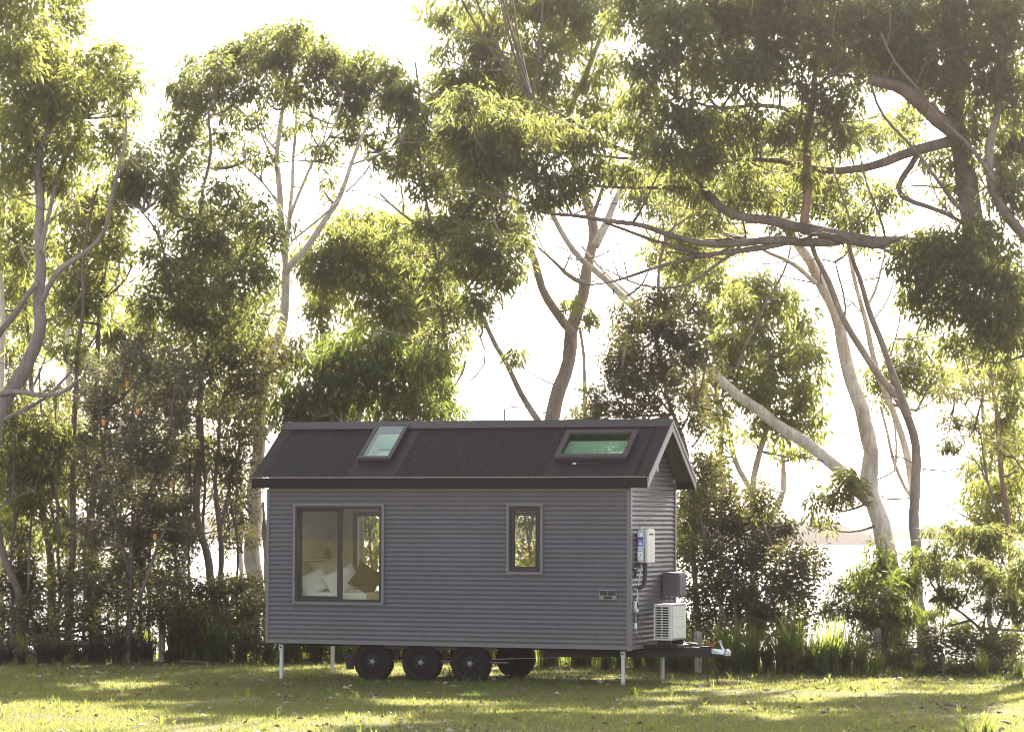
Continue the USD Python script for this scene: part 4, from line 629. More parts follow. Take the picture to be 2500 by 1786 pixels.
tree('gum_tree', 'brown gum with two close stems meeting low down right of the massive pale gum', 'tree', 54.5, B_MID,
     [([(2262, G), (2240, 1399), (2238, 1335), (2237, 1256), (2236, 1177), (2236, 1098), (2230, 1058), (2210, 999), (2190, 965), (2145, 920), (2110, 865), (2076, 810), (2048, 755), (2024, 693), (2007, 655), (1990, 614), (1970, 540), (1960, 450)], 32, 10, 0, .8), ([(2222, 1010), (2207, 983), (2179, 907), (2145, 821), (2117, 741), (2096, 683), (2076, 621), (2060, 540)], 20, 8, 0, -.6),
      ([(2060, 785), (2066, 740), (2055, 690), (2040, 640)], 6, 4, 0, .3), ([(2175, 870), (2195, 830), (2200, 760), (2195, 700)], 4, 3, -.3, -.5), ([(2135, 780), (2170, 740), (2180, 690)], 4, 3, -.4, -.2)],
     [(1960, 480, 55, 40), (2030, 500, 55, 40), (2010, 440, 60, 45), (2080, 460, 50, 40, 0, .7), (1930, 560, 50, 30, 0, .7), (2080, 590, 45, 25, 0, .7)], L_EUC, seed=29)
tree('gum_tree', 'pale cream stemmed gum partly hidden behind the two brown stems', 'tree', 57, B_PALE,
     [([(2250, G), (2240, 1400), (2235, 1256), (2222, 1138), (2205, 1060), (2172, 983), (2141, 896), (2124, 838), (2110, 769), (2096, 721), (2083, 672), (2070, 600)], 26, 9), ([(2120, 745), (2145, 693), (2152, 652), (2165, 610)], 8, 4, 0, .4), ([(2228, 1215), (2214, 1197), (2186, 1146), (2170, 1070), (2154, 1011), (2150, 990)], 9, 6, 0, -.8), ([(2186, 1150), (2196, 1120), (2190, 1060), (2180, 1020)], 7, 4, -.6, -.2), ([(2240, 1000), (2255, 960), (2280, 930), (2290, 900)], 7, 4, 1, 1.3)],
     [(2230, 880, 62, 48, 1.2, .85), (2270, 930, 50, 45, 1.2, .8), (2190, 900, 48, 40, 1.2, .8), (2160, 960, 45, 40, 1, .7), (2250, 830, 50, 30, 1.2, .6), (2130, 930, 30, 36, 1, .6)], L_EUC2, seed=30)
tree('gum_tree', 'cream V shaped gum with a bright bushy crown close right of the gable', 'tree', 58, B_PALE,
     [([(1842, G), (1838, 1300), (1838, 1201), (1842, 1122), (1853, 1090), (1873, 1039), (1881, 979), (1885, 900), (1874, 838), (1852, 803), (1835, 740)], 24, 8), ([(1838, 1200), (1834, 1185), (1806, 1149), (1790, 1130), (1790, 1078), (1774, 1031), (1760, 980)], 15, 8, 0, .5), ([(1868, 1330), (1877, 1280), (1905, 1233), (1917, 1205), (1913, 1138), (1915, 1078), (1905, 1020)], 18, 9, .5, .8), ([(1800, 900), (1807, 879), (1834, 810), (1869, 741), (1903, 693), (1924, 645), (1930, 600)], 9, 5, -.6, -1.0, B_MID)],
     [(1850, 700, 60, 42), (1900, 740, 55, 42), (1950, 790, 45, 42), (1850, 780, 60, 48), (1800, 740, 45, 45), (1920, 850, 60, 42), (1970, 870, 40, 36), (1850, 870, 62, 48), (1790, 830, 45, 45), (1920, 930, 65, 45), (1985, 960, 38, 45), (1850, 960, 60, 48), (1960, 1030, 48, 45), (1895, 1020, 55, 45), (1990, 1080, 26, 30, 0, .8), (1790, 920, 50, 48), (1760, 860, 45, 45), (1740, 980, 45, 55, 0, .8), (1930, 1100, 48, 32, 0, .6), (1760, 1080, 32, 60, 0, .5), (1840, 1060, 40, 30, 0, .5), (1720, 780, 45, 50)], L_EUC2, seed=31, droop=.7)
tree('bushy_tree', 'dark small leaved tree at the gable peak with a thin trunk beside the house', 'tree', 52.5, B_RED,
     [([(1703, G), (1698, 1400), (1692, 1272), (1686, 1199), (1680, 1120), (1662, 1050), (1636, 1000), (1620, 950), (1608, 860), (1600, 760), (1609, 680), (1616, 593), (1636, 559)], 15, 7, 0, .3), ([(1640, 1010), (1600, 960), (1560, 930), (1520, 910)], 6, 3, 0, -.4), ([(1662, 1050), (1690, 980), (1700, 900)], 6, 3, 0, .4), ([(1690, 1090), (1720, 1050), (1745, 1000)], 5, 3, 0, .4)],
     [(1600, 730, 60, 32), (1660, 750, 55, 40), (1545, 770, 50, 36), (1600, 800, 75, 48), (1530, 830, 52, 42), (1660, 830, 60, 48), (1570, 880, 78, 52), (1500, 890, 48, 42), (1640, 910, 70, 52), (1550, 950, 70, 42), (1470, 965, 48, 28), (1430, 1000, 42, 22, 0, .8), (1520, 1005, 70, 26), (1690, 960, 52, 50), (1610, 990, 60, 36, 0, .8), (1700, 1040, 45, 42, 0, .7), (1720, 880, 45, 50), (1440, 1015, 55, 18), (1400, 1075, 55, 36, 1.5, .9), (1480, 1075, 60, 40, 1.5, .9), (1560, 1080, 50, 40, 1.2, .9), (1440, 1130, 60, 40, 1.5, .9), (1530, 1140, 60, 40, 1.2, .9)], L_DARK, seed=32, ls=.10, lw=.028, dens=1.1, droop=.35)
tree('giant_fig_gum', 'giant dark tree at the right edge whose limbs sweep left over the house', 'tree', 51.5, B_FURR,
     [([(2620, G), (2600, 1300), (2560, 1000), (2515, 830), (2473, 741), (2438, 690), (2407, 621), (2378, 540), (2368, 483), (2348, 397), (2335, 276), (2331, 155), (2325, 60), (2320, -80)], 95, 34, 0, .5),
      ([(2600, 900), (2560, 690), (2530, 620), (2487, 560), (2452, 510), (2417, 459), (2411, 397), (2421, 328), (2435, 241), (2438, 179), (2462, 121), (2483, 17), (2500, -80)], 34, 10, -.6, -.9),
      ([(2345, 330), (2318, 310), (2266, 259), (2214, 224), (2162, 200), (2128, 196)], 46, 26, 0, -1.2), ([(2350, 345), (2311, 340), (2276, 345), (2238, 366), (2180, 393), (2111, 411), (2042, 416), (1986, 414), (1938, 400), (1886, 386), (1800, 393), (1740, 400)], 30, 8, 0, .8),
      ([(2245, 375), (2238, 395), (2207, 428), (2173, 455), (2183, 480), (2231, 493), (2283, 514), (2331, 528), (2370, 560)], 16, 10, .3, 0), ([(2440, 690), (2400, 645), (2330, 608), (2238, 597), (2145, 593), (2059, 583), (2007, 562), (1955, 552), (1914, 545), (1852, 535), (1800, 528), (1750, 500), (1722, 459), (1700, 425), (1633, 394), (1588, 384), (1543, 376), (1498, 362), (1457, 345), (1429, 324), (1414, 302), (1392, 290), (1346, 271), (1300, 243)], 44, 4, 0, 1.2),
      ([(2060, 585), (2000, 590), (1955, 586), (1869, 590), (1800, 597), (1750, 600), (1688, 586), (1636, 572), (1588, 559), (1560, 545), (1533, 541), (1498, 547), (1447, 531), (1395, 521), (1350, 526), (1305, 510), (1264, 493), (1216, 466), (1188, 448)], 24, 4, .4, -.3),
      ([(1940, 588), (1869, 608), (1800, 614), (1750, 621), (1705, 624), (1653, 641), (1602, 650), (1567, 659), (1526, 679), (1491, 693), (1436, 697)], 17, 4, .3, .6), ([(1715, 624), (1698, 614), (1664, 600), (1602, 590), (1560, 576), (1512, 552), (1480, 545)], 11, 6, .5, .1),
      ([(1722, 459), (1688, 452), (1636, 459), (1533, 459), (1429, 452), (1360, 434), (1291, 417), (1240, 407), (1200, 390)], 11, 3, .9, .4), ([(1588, 386), (1533, 390), (1464, 383), (1422, 369), (1326, 374), (1257, 372), (1205, 369)], 9, 3, 1.0, .6), ([(1800, 615), (1746, 645), (1719, 676), (1698, 693), (1636, 704), (1560, 702), (1509, 672), (1467, 652)], 9, 3, .4, -.2),
      ([(1968, 565), (1966, 500), (1966, 448), (1966, 345), (1972, 293), (1993, 224), (1993, 190), (2000, 110), (2010, 0)], 26, 8, .5, 0, B_RED), ([(1968, 330), (1962, 276), (1931, 262), (1886, 252), (1835, 255), (1800, 269), (1762, 271), (1737, 262), (1691, 243), (1654, 237)], 16, 5, .3, -.6), ([(1990, 215), (2041, 172), (2080, 120)], 9, 5, .1, -.3),
      ([(2421, 552), (2335, 500), (2290, 441), (2248, 386), (2214, 338), (2162, 300), (2141, 259), (2120, 180)], 12, 5, -.8, -1.4), ([(2425, 440), (2400, 390), (2352, 335), (2293, 293), (2248, 224), (2179, 145), (2150, 80)], 12, 5, -.9, -1.5), ([(2500, 800), (2414, 752), (2366, 721), (2248, 655), (2197, 624), (2150, 600)], 24, 14, -.2, .2), ([(2085, 590), (2060, 480), (2030, 410), (2010, 330)], 7, 3, .2, 0), ([(2165, 600), (2140, 500), (2110, 430), (2090, 330)], 7, 3, .2, -.2)],
     [(1560, 40, 75, 60), (1650, 60, 80, 65), (1740, 40, 85, 65), (1830, 60, 85, 70), (1920, 50, 85, 70), (2010, 60, 85, 70), (2100, 70, 85, 70), (2190, 60, 85, 70), (2280, 50, 80, 70), (2380, 60, 80, 80), (2460, 70, 70, 90), (1600, 150, 70, 55), (1700, 160, 80, 60), (1800, 170, 80, 60), (1900, 160, 75, 60), (2080, 160, 80, 60), (2170, 140, 80, 55), (2260, 150, 70, 60), (2400, 180, 70, 80), (2475, 220, 55, 80), (1570, 250, 60, 50), (1660, 290, 70, 55), (1750, 310, 75, 55), (1840, 310, 65, 45), (1920, 320, 55, 55), (2050, 260, 60, 45), (2030, 340, 60, 40, 0, .7), (1620, 370, 55, 40), (1720, 390, 60, 40), (2380, 320, 60, 70, 0, .8), (2470, 350, 55, 80), (2470, 470, 50, 70), (2270, 200, 60, 50), (1420, 360, 55, 40, .5, .8), (1350, 330, 65, 48), (1280, 330, 68, 50), (1210, 330, 65, 55), (1150, 340, 60, 55), (1260, 400, 65, 45), (1180, 410, 60, 45), (1330, 420, 55, 40, .4, .8), (1120, 300, 55, 45), (1140, 250, 50, 40), (1210, 270, 55, 40), (1450, 430, 55, 35, .4, .8), (1380, 470, 55, 35, .2, .8), (1320, 490, 48, 30, 0, .8), (1540, 430, 50, 32, .6, .6), (2290, 600, 75, 45, -.6), (2230, 640, 55, 45, -.7), (2330, 670, 85, 55, -.6), (2420, 640, 65, 60, -1), (2460, 720, 55, 60, -1), (2280, 740, 65, 50, -.4, .8), (2360, 770, 70, 50, -.5), (2440, 810, 60, 60, -.8), (2340, 840, 55, 36, -.3, .7), (2230, 700, 36, 40, -.5, .8), (2400, 560, 45, 35, -.9, .8), (1700, -60, 130, 70), (1900, -60, 130, 80), (2100, -60, 130, 80), (2300, -60, 130, 80), (2480, -60, 100, 80), (1600, -70, 110, 60), (2000, 250, 40, 45, 0, .7), (2310, 400, 60, 50, .4, .6), (2150, 480, 60, 40, .5, .6), (2100, 540, 50, 30, .5, .7), (1560, 330, 55, 40, .3, .8), (1640, 440, 55, 36, .8, .7), (1780, 480, 55, 36, .8, .6), (1880, 480, 50, 36, .8, .6), (1820, 430, 55, 36, .6, .7), (1700, 470, 50, 32, .8, .6), (1960, 430, 45, 36, .5, .6), (1480, 320, 50, 40, .6, .8), (2330, 230, 50, 40, .3, .7), (2230, 330, 50, 36, .6, .5), (2420, 420, 45, 50, .4, .7), (2340, 470, 40, 40, .5, .5), (1080, -150, 110, 70, .2), (1200, -190, 110, 80, .3), (1090, -260, 110, 80, .3), (1230, -290, 100, 80, .4), (1330, -160, 100, 70, .2), (1160, -340, 110, 70, .4)], L_EUC, seed=33, ls=.18, lw=.042, droop=.7, dens=1.45, sub_r=.26)
tree('gum_tree', 'thin brown stem with yellow green foliage near the right edge', 'tree', 56, B_RED, [([(2478, G), (2463, 1296), (2459, 1237), (2447, 1157), (2436, 1078), (2428, 979), (2415, 880), (2400, 780)], 16, 9), ([(2440, 1110), (2410, 1060), (2370, 1000), (2330, 960)], 5, 3, 0, .4)],
     [(2450, 900, 55, 55, .5, .8), (2460, 1000, 50, 45, .4, .9), (2430, 1060, 55, 45, .4, .8), (2480, 1120, 45, 50, .4, .8), (2440, 1220, 50, 50, .5), (2490, 1250, 40, 60, .5), (2410, 1270, 40, 40, .5, .8), (2380, 940, 45, 30, .2, .6)], L_EUC2, seed=34)
tree('sapling', 'nearly bare dark sapling with fine twigs right of the pale gums', 'tree', 52, B_DARK, [([(2480, G), (2465, 1330), (2440, 1260), (2415, 1190), (2385, 1120), (2360, 1090), (2330, 1065)], 9, 3), ([(2420, 1200), (2400, 1130), (2390, 1050), (2385, 1010)], 5, 3, 0, .3), ([(2390, 1125), (2350, 1110), (2320, 1100)], 3, 2), ([(2500, 1150), (2460, 1090), (2420, 1060), (2380, 1050)], 5, 3, -.3, 0), ([(2360, 1090), (2340, 1040), (2320, 1010)], 3, 2)],
     [(2330, 1020, 34, 20, 0, .4), (2380, 1030, 36, 20, 0, .4), (2400, 950, 55, 30, -.3, .6), (2330, 960, 50, 24, -.3, .5), (2440, 1090, 45, 25, -.3, .4), (2320, 1090, 20, 14, 0, .3)], L_DARK, seed=35, ls=.13, lw=.022)
# --- understorey
def shrub(name, label, Y, stems, ells, lm, seed, **k): return tree(name, label, 'shrub', Y, k.pop('bk', B_DARK), stems, ells, lm, seed=seed, **k)
shrub('banksia_shrub', 'tall grey green banksia with orange flower spikes among the left trunks', 53.6, [([(310, G), (318, 1420), (320, 1300), (330, 1180), (300, 1060)], 16, 6), ([(316, 1400), (290, 1300), (265, 1180), (250, 1080), (240, 1000)], 12, 5, 0, .4), ([(320, 1300), (370, 1200), (400, 1100), (420, 1030)], 10, 4, 0, -.4), ([(300, G), (345, 1440), (375, 1360), (400, 1290)], 12, 6, 0, -.3)],
      [(260, 920, 60, 50), (330, 910, 70, 52), (400, 950, 62, 48), (230, 990, 50, 45), (300, 1000, 75, 55), (380, 1030, 70, 52), (440, 1040, 42, 40), (260, 1080, 65, 50), (340, 1100, 75, 52), (410, 1120, 55, 45), (290, 1160, 75, 48), (240, 1220, 60, 48), (370, 1200, 65, 45), (330, 1260, 70, 50), (410, 1260, 70, 50), (450, 1230, 36, 40), (280, 1320, 70, 48), (370, 1330, 80, 50), (450, 1320, 50, 45), (230, 1400, 60, 45, .3, .8), (320, 1400, 75, 42, .2, .8), (420, 1400, 60, 45, .2, .8), (200, 1300, 45, 45, .3, .7), (360, 860, 60, 45), (440, 900, 50, 50), (210, 1120, 40, 45, .3, .6)], L_BANK, 40, ls=.12, lw=.028, droop=-.1, sub_r=.17, dens=.62)
m_or = plain('orange_flower', (.55, .20, .03), .8, 0, .2)
for k, (px, py) in enumerate([(378, 1318), (313, 1085), (253, 1040), (337, 1012), (296, 1040), (416, 1190), (310, 945)]):
    p = at(px, py, 53.2); V, F = lathe([(0, 0), (.028, .01), (.034, .05), (.03, .11), (0, .125)], 12); fl = thing('banksia_flower', ['big orange banksia spike lit above the timber post', 'orange banksia spike in the middle of the shrub', 'faded banksia spike at the left of the shrub', 'upper right banksia spike near the dark trunk', 'small banksia spike between two others', 'yellowish banksia spike at the right of the shrub', 'topmost banksia spike in the shrub'][k], 'flower', p); obj('spike', (V, F), m_or if k != 4 else m_tan, fl, smooth=True)
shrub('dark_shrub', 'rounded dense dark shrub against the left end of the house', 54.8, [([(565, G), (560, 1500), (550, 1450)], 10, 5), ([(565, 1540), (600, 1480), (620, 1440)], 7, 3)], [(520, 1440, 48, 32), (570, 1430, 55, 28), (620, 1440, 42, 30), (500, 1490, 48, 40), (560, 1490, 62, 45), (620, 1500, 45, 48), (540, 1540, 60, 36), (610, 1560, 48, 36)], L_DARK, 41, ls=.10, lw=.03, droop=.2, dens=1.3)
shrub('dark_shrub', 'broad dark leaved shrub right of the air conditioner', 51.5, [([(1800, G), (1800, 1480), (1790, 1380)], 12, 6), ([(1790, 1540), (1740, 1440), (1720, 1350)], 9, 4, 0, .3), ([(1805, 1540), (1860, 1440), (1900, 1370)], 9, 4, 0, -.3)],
      [(1690, 1180, 40, 40, .3, .7), (1740, 1150, 40, 40, .4, .7), (1770, 1220, 55, 38), (1850, 1230, 55, 36), (1720, 1270, 60, 48), (1800, 1290, 70, 50), (1880, 1290, 50, 42), (1700, 1360, 58, 50), (1780, 1370, 72, 52), (1860, 1370, 65, 50), (1920, 1290, 26, 20, 0, .6), (1930, 1360, 45, 36), (1970, 1370, 42, 30, 0, .8), (1720, 1450, 65, 48), (1800, 1460, 75, 50), (1880, 1450, 70, 48), (1950, 1430, 55, 42), (2000, 1400, 26, 26, 0, .6), (1740, 1530, 65, 40), (1830, 1530, 75, 40), (1910, 1520, 65, 42), (1970, 1490, 40, 36, 0, .8)], L_DARK, 42, ls=.11, lw=.036, droop=.1, dens=1.15)
shrub('young_gum', 'pale yellow green sapling foliage showing between house and dark shrub', 55.5, [([(1690, G), (1700, 1350), (1710, 1200)], 8, 4)], [(1690, 1250, 45, 50), (1740, 1180, 45, 45), (1720, 1130, 36, 32, 0, .7), (1680, 1330, 40, 45)], L_EUC2, 43)
shrub('young_gum', 'sapling whose fork shows through the small window', 57.5, [([(1300, G), (1300, 1400), (1292, 1330), (1285, 1280), (1275, 1200)], 11, 5), ([(1292, 1330), (1302, 1270), (1312, 1200)], 7, 4)], [(1275, 1270, 26, 22, 0, .6), (1310, 1250, 24, 26, 0, .6), (1280, 1230, 30, 20, 0, .7), (1265, 1350, 26, 26, 0, .8), (1300, 1375, 34, 26), (1330, 1330, 26, 30, 0, .7), (1270, 1400, 34, 26)], L_EUC2, 57)
shrub('young_gum', 'leafy sapling showing through the right pane of the large window', 57, [([(905, G), (908, 1400), (900, 1300), (895, 1200)], 9, 4)], [(905, 1270, 34, 36), (930, 1330, 34, 36, 0, .8), (880, 1320, 34, 34, 0, .8), (915, 1390, 36, 34, 0, .8), (900, 1220, 34, 30), (860, 1260, 30, 36, 0, .7)], L_EUC2, 58)
shrub('wattle_shrub', 'bright feathery wattle in front of the two pale trunks', 51, [([(2160, G), (2165, 1540), (2160, 1440), (2150, 1370)], 9, 4), ([(2165, 1560), (2110, 1480), (2080, 1430)], 6, 3, 0, .3), ([(2165, 1560), (2200, 1450), (2220, 1390)], 6, 3, 0, -.3)],
      [(2150, 1350, 30, 26, 0, .9), (2175, 1385, 42, 30), (2120, 1400, 45, 28, 0, .9), (2090, 1430, 50, 30, 0, .9), (2160, 1440, 55, 38), (2215, 1430, 36, 36, -.3), (2060, 1470, 36, 40, .2, .8), (2110, 1490, 50, 40), (2170, 1500, 50, 42), (2215, 1490, 30, 34, -.3, .8), (2130, 1550, 45, 40, 0, .9), (2190, 1560, 42, 40), (2030, 1500, 30, 26, .3, .7), (2230, 1360, 22, 24, .3, .7), (2200, 1620, 36, 26, 0, .8)], L_ACAC, 44, ls=.15, lw=.021, droop=.6, dens=.95, sub_r=.2)
shrub('wattle_shrub', 'dark arching wattle with crooked stem at the right edge', 50.5, [([(2470, G), (2450, 1590), (2420, 1565), (2400, 1530), (2370, 1510), (2330, 1480), (2300, 1460)], 12, 5), ([(2425, 1570), (2450, 1500), (2470, 1420)], 8, 4, 0, .3), ([(2400, 1535), (2440, 1530), (2500, 1540)], 8, 5, 0, -.3), ([(2415, 1560), (2425, 1575), (2460, 1575)], 8, 5, 0, .2)],
      [(2330, 1300, 38, 34), (2380, 1330, 50, 42), (2310, 1370, 45, 42), (2440, 1330, 48, 48), (2370, 1400, 60, 42), (2290, 1430, 40, 34, 0, .8), (2440, 1420, 55, 48), (2490, 1390, 36, 60), (2340, 1460, 48, 30, 0, .7), (2470, 1490, 45, 40, 0, .8), (2260, 1380, 30, 30, 0, .7), (2410, 1480, 40, 28, 0, .5), (2490, 1560, 30, 40, .5, .7), (2300, 1510, 40, 34, .5, .8), (2370, 1540, 45, 34, .6, .8), (2440, 1560, 45, 36, .6, .8), (2490, 1470, 36, 40), (2280, 1320, 30, 30, .2, .7)], L_EUC, 45, ls=.16, lw=.024, droop=.6, sub_r=.17, dens=.72)
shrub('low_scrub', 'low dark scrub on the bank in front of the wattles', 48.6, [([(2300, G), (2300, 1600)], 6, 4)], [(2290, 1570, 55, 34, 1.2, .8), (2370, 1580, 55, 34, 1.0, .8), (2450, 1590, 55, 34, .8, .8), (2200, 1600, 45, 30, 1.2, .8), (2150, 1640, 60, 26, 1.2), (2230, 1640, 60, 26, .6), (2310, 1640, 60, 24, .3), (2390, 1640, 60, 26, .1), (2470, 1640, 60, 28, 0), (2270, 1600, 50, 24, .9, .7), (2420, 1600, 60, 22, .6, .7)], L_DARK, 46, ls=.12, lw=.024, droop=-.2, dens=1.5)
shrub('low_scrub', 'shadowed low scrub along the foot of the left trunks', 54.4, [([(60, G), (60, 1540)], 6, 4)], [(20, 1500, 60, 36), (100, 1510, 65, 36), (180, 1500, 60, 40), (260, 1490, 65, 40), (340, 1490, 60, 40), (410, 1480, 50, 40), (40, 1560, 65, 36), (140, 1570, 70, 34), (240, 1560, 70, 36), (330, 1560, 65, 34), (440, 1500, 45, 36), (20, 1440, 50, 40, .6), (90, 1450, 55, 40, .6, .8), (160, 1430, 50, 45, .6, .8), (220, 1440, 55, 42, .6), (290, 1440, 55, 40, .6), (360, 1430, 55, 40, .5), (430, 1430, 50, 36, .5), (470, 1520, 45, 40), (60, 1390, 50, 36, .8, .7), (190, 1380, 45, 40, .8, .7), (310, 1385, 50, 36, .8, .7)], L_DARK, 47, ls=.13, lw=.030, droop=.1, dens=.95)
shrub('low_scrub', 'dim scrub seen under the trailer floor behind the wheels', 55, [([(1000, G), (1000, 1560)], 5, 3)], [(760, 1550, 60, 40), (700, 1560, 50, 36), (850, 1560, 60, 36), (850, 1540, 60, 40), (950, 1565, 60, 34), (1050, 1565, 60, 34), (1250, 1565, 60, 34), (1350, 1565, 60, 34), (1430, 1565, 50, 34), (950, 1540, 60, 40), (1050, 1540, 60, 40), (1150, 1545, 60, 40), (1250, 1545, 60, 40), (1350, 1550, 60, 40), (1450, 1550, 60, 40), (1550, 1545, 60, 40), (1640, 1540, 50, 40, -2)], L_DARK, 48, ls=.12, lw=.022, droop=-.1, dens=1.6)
for k, (px, yy, top, w, ln) in enumerate([(28, 54.8, 1010, 9, 12), (148, 54.9, 960, 10, -14), (206, 54.6, 1120, 9, 10), (284, 55, 930, 10, 18), (345, 54.5, 1050, 11, -12), (362, 55, 900, 9, 22), (432, 54.7, 980, 11, -10), (458, 55.2, 1100, 9, 12), (580, 55.5, 1120, 8, -8)]):
    tree('sapling', 'slim dark stem standing among the thicker trunks on the left', 'tree', yy, B_DARK, [([(px, G), (px + ln * .2, 1480), (px + ln * .1, 1350), (px + ln * .7, 1230), (px + ln * .6, (1230 + top) / 2), (px + ln, top)], w, 4), ([(px + ln * .5, 1300), (px + ln * 2, 1220), (px + ln * 2.6, 1150)], 5, 3, 0, .3)],
         [(px + ln, top, 42, 34, 0, .8), (px + ln * 2.4, 1150, 36, 30, .3, .7), (px - ln, (1230 + top) / 2, 38, 32, .2, .7), (px + 10, 1310, 34, 30, .2, .6)], L_DARK, seed=60 + k, ls=.11, lw=.026, group='slim stems among the left trunks')
# --- long grass tussocks
def tussock(n, h, spread, seed, wid=.011):
    r = np.random.default_rng(seed); mb = MB()
    az = r.uniform(0, 2 * np.pi, n); L = h * r.uniform(.6, 1.25, n); lean = r.uniform(.1, .75, n) * spread; b = r.normal(0, .06, (n, 2)) * h
    t = np.linspace(0, 1, 5)
    for k in range(n):
        d = np.array([math.cos(az[k]), math.sin(az[k])]); s = np.array([-d[1], d[0], 0])
        rad = L[k] * lean[k] * t ** 1.7; z = L[k] * (t - .42 * lean[k] * t ** 2.6)
        c = np.stack([b[k, 0] + d[0] * rad, b[k, 1] + d[1] * rad, z], 1); w = wid * np.array([.8, 1, .9, .6, .05])[:, None] * s
        V = np.empty((10, 3)); V[0::2] = c - w; V[1::2] = c + w; mb.add(V, [[2 * i, 2 * i + 1, 2 * i + 3, 2 * i + 2] for i in range(4)])
    return mb.mesh()
tk = {}
def put_tussock(kind, px, Y, label, group, sc=1.0):
    px += float(rng.uniform(-14, 14)); Y += float(rng.uniform(-.35, .35)); p = at(px, 1600, Y); loc = (p[0], Y, float(gz(p[0], Y)) - .02); rz = float(rng.uniform(0, 360)); sc *= float(rng.uniform(.7, 1.3))
    if kind not in tk:
        m = {'tall': (150, .95, .8, L_GRASS), 'bright': (130, .72, .7, L_ACAC), 'dry': (90, .55, 1.1, L_DRY), 'small': (26, .26, .9, L_GRASS)}[kind]
        T = thing('grass_tussock' if kind != 'dry' else 'dry_frond_heap', label, 'grass clump', loc, rz, group); UsdGeom.Xformable(T).AddScaleOp().Set(Gf.Vec3f(sc, sc, sc)); obj('blades', tussock(m[0], m[1], m[2], 50 + len(tk), .006 if kind == 'small' else .011), m[3], T); tk[kind] = T
    else: copy_of(tk[kind], loc, rz, label, group, sc)
def row(kind, pts, label, group):
    for px, Y, sc in pts: put_tussock(kind, px, Y, label, group, sc)
row('tall', [(430, 54.4, 1.15), (470, 54.2, 1.2), (505, 54.5, 1.0), (545, 54.3, .9)], 'tall arching grass clump right of the left timber post', 'tall grass clumps right of the left post')
row('bright', [(520, 53.9, 1), (560, 53.8, .9), (600, 54, .95), (640, 53.6, 1), (625, 54.4, 1.1), (490, 53.8, .7)], 'sunlit grass clump beside the left end of the house', 'sunlit grass clumps left of the house')
row('tall', [(690, 54, .95), (730, 53.7, .9), (770, 54, 1), (820, 53.8, .85), (850, 54, .9), (890, 53.8, .9), (960, 53.7, .85), (1010, 53.4, .8), (1080, 53.4, .9), (1130, 53.2, .8), (1190, 53.2, .9)], 'shaded grass clump seen beneath the trailer among the wheels', 'grass clumps behind the wheels')
row('tall', [(1330, 52.4, .95), (1360, 52.2, .9), (1400, 52, .95), (1440, 52, .9), (1480, 51.8, .9), (1520, 51.6, .85), (1560, 51.4, .9), (1600, 51.2, .9), (1640, 51, .95)], 'dim grass clump seen under the drawbar end of the trailer', 'grass clumps behind the drawbar')
row('bright', [(1480, 51.4, .8), (1655, 50.6, 1), (1670, 50.2, .9)], 'small lit grass clump beside the stabiliser legs', 'lit grass clumps by the legs')
row('tall', [(1775, 50.3, .95), (1810, 50, 1), (1840, 49.8, .95), (1880, 49.9, 1), (1915, 49.6, 1.05), (1950, 49.7, .9), (1985, 49.5, .95), (2020, 49.4, .9), (2060, 49.4, .95), (2100, 49.2, .85)], 'tall backlit grass clump right of the coupling', 'backlit grass clumps right of the coupling')
row('bright', [(1795, 49.8, .9), (1830, 49.6, .8), (1865, 49.5, .95), (1900, 49.4, .9), (1935, 49.4, 1), (1970, 49.2, .9), (2005, 49.2, .85), (2045, 49.1, .9), (2085, 49, .8)], 'bright short grass clump at the front of the bank right of the coupling', 'bright grass clumps at the front of the bank')
row('dry', [(5, 53.3, 1.2), (60, 53.3, 1), (120, 53.3, 1.2), (180, 53.4, 1.1), (245, 53.4, 1.2), (300, 53.5, 1.1), (350, 53.8, 1.2), (30, 53.6, 1), (90, 53.4, 1.1), (150, 53.5, 1), (215, 53.6, .9), (275, 53.7, 1.1), (330, 53.8, 1), (370, 54.1, .9), (420, 54, .8)], 'brown heap of dry fronds at the foot of the left trunks', 'dry frond heaps along the left tree line')
row('tall', [(35, 54, .62), (118, 54.1, .75), (250, 54.2, .55), (345, 54.4, .7)], 'dark grass clump in shade left of the timber post', 'shaded grass clumps left of the post')
row('tall', [(2150, 49, .5), (2240, 48.6, .4), (2330, 48.4, .35), (2395, 48.2, .45), (2480, 48, .35)], 'short dark grass clump at the lawn edge under the right wattles', 'grass clumps along the right lawn edge')
row('small', [(2395, 35.3, 1), (2425, 35.2, .9), (2365, 35.4, .8)], 'little bright grass tuft at the bottom right of the lawn', 'tufts at the bottom right')
def weeds(n, seed):
    r = np.random.default_rng(seed); mb = MB(); y = r.uniform(33.5, 53, n); x = r.uniform(-1, 1, n) * (y * .187)
    for k in range(n):
        if y[k] > edge_y(x[k]): continue
        v, f = tussock(int(r.integers(7, 16)), r.uniform(.07, .17), .9, int(seed + k), .004); mb.add(v * np.array([1.3, 1.3, 1]) + np.array([x[k], y[k], float(gz(x[k], y[k])) - .004]), f)
    return mb.mesh()
keys(obj('lawn_weeds', weeds(420, 400), L_GRASS), 'scattered taller grass blades and weeds standing out of the lawn', 'grass', kind='stuff')
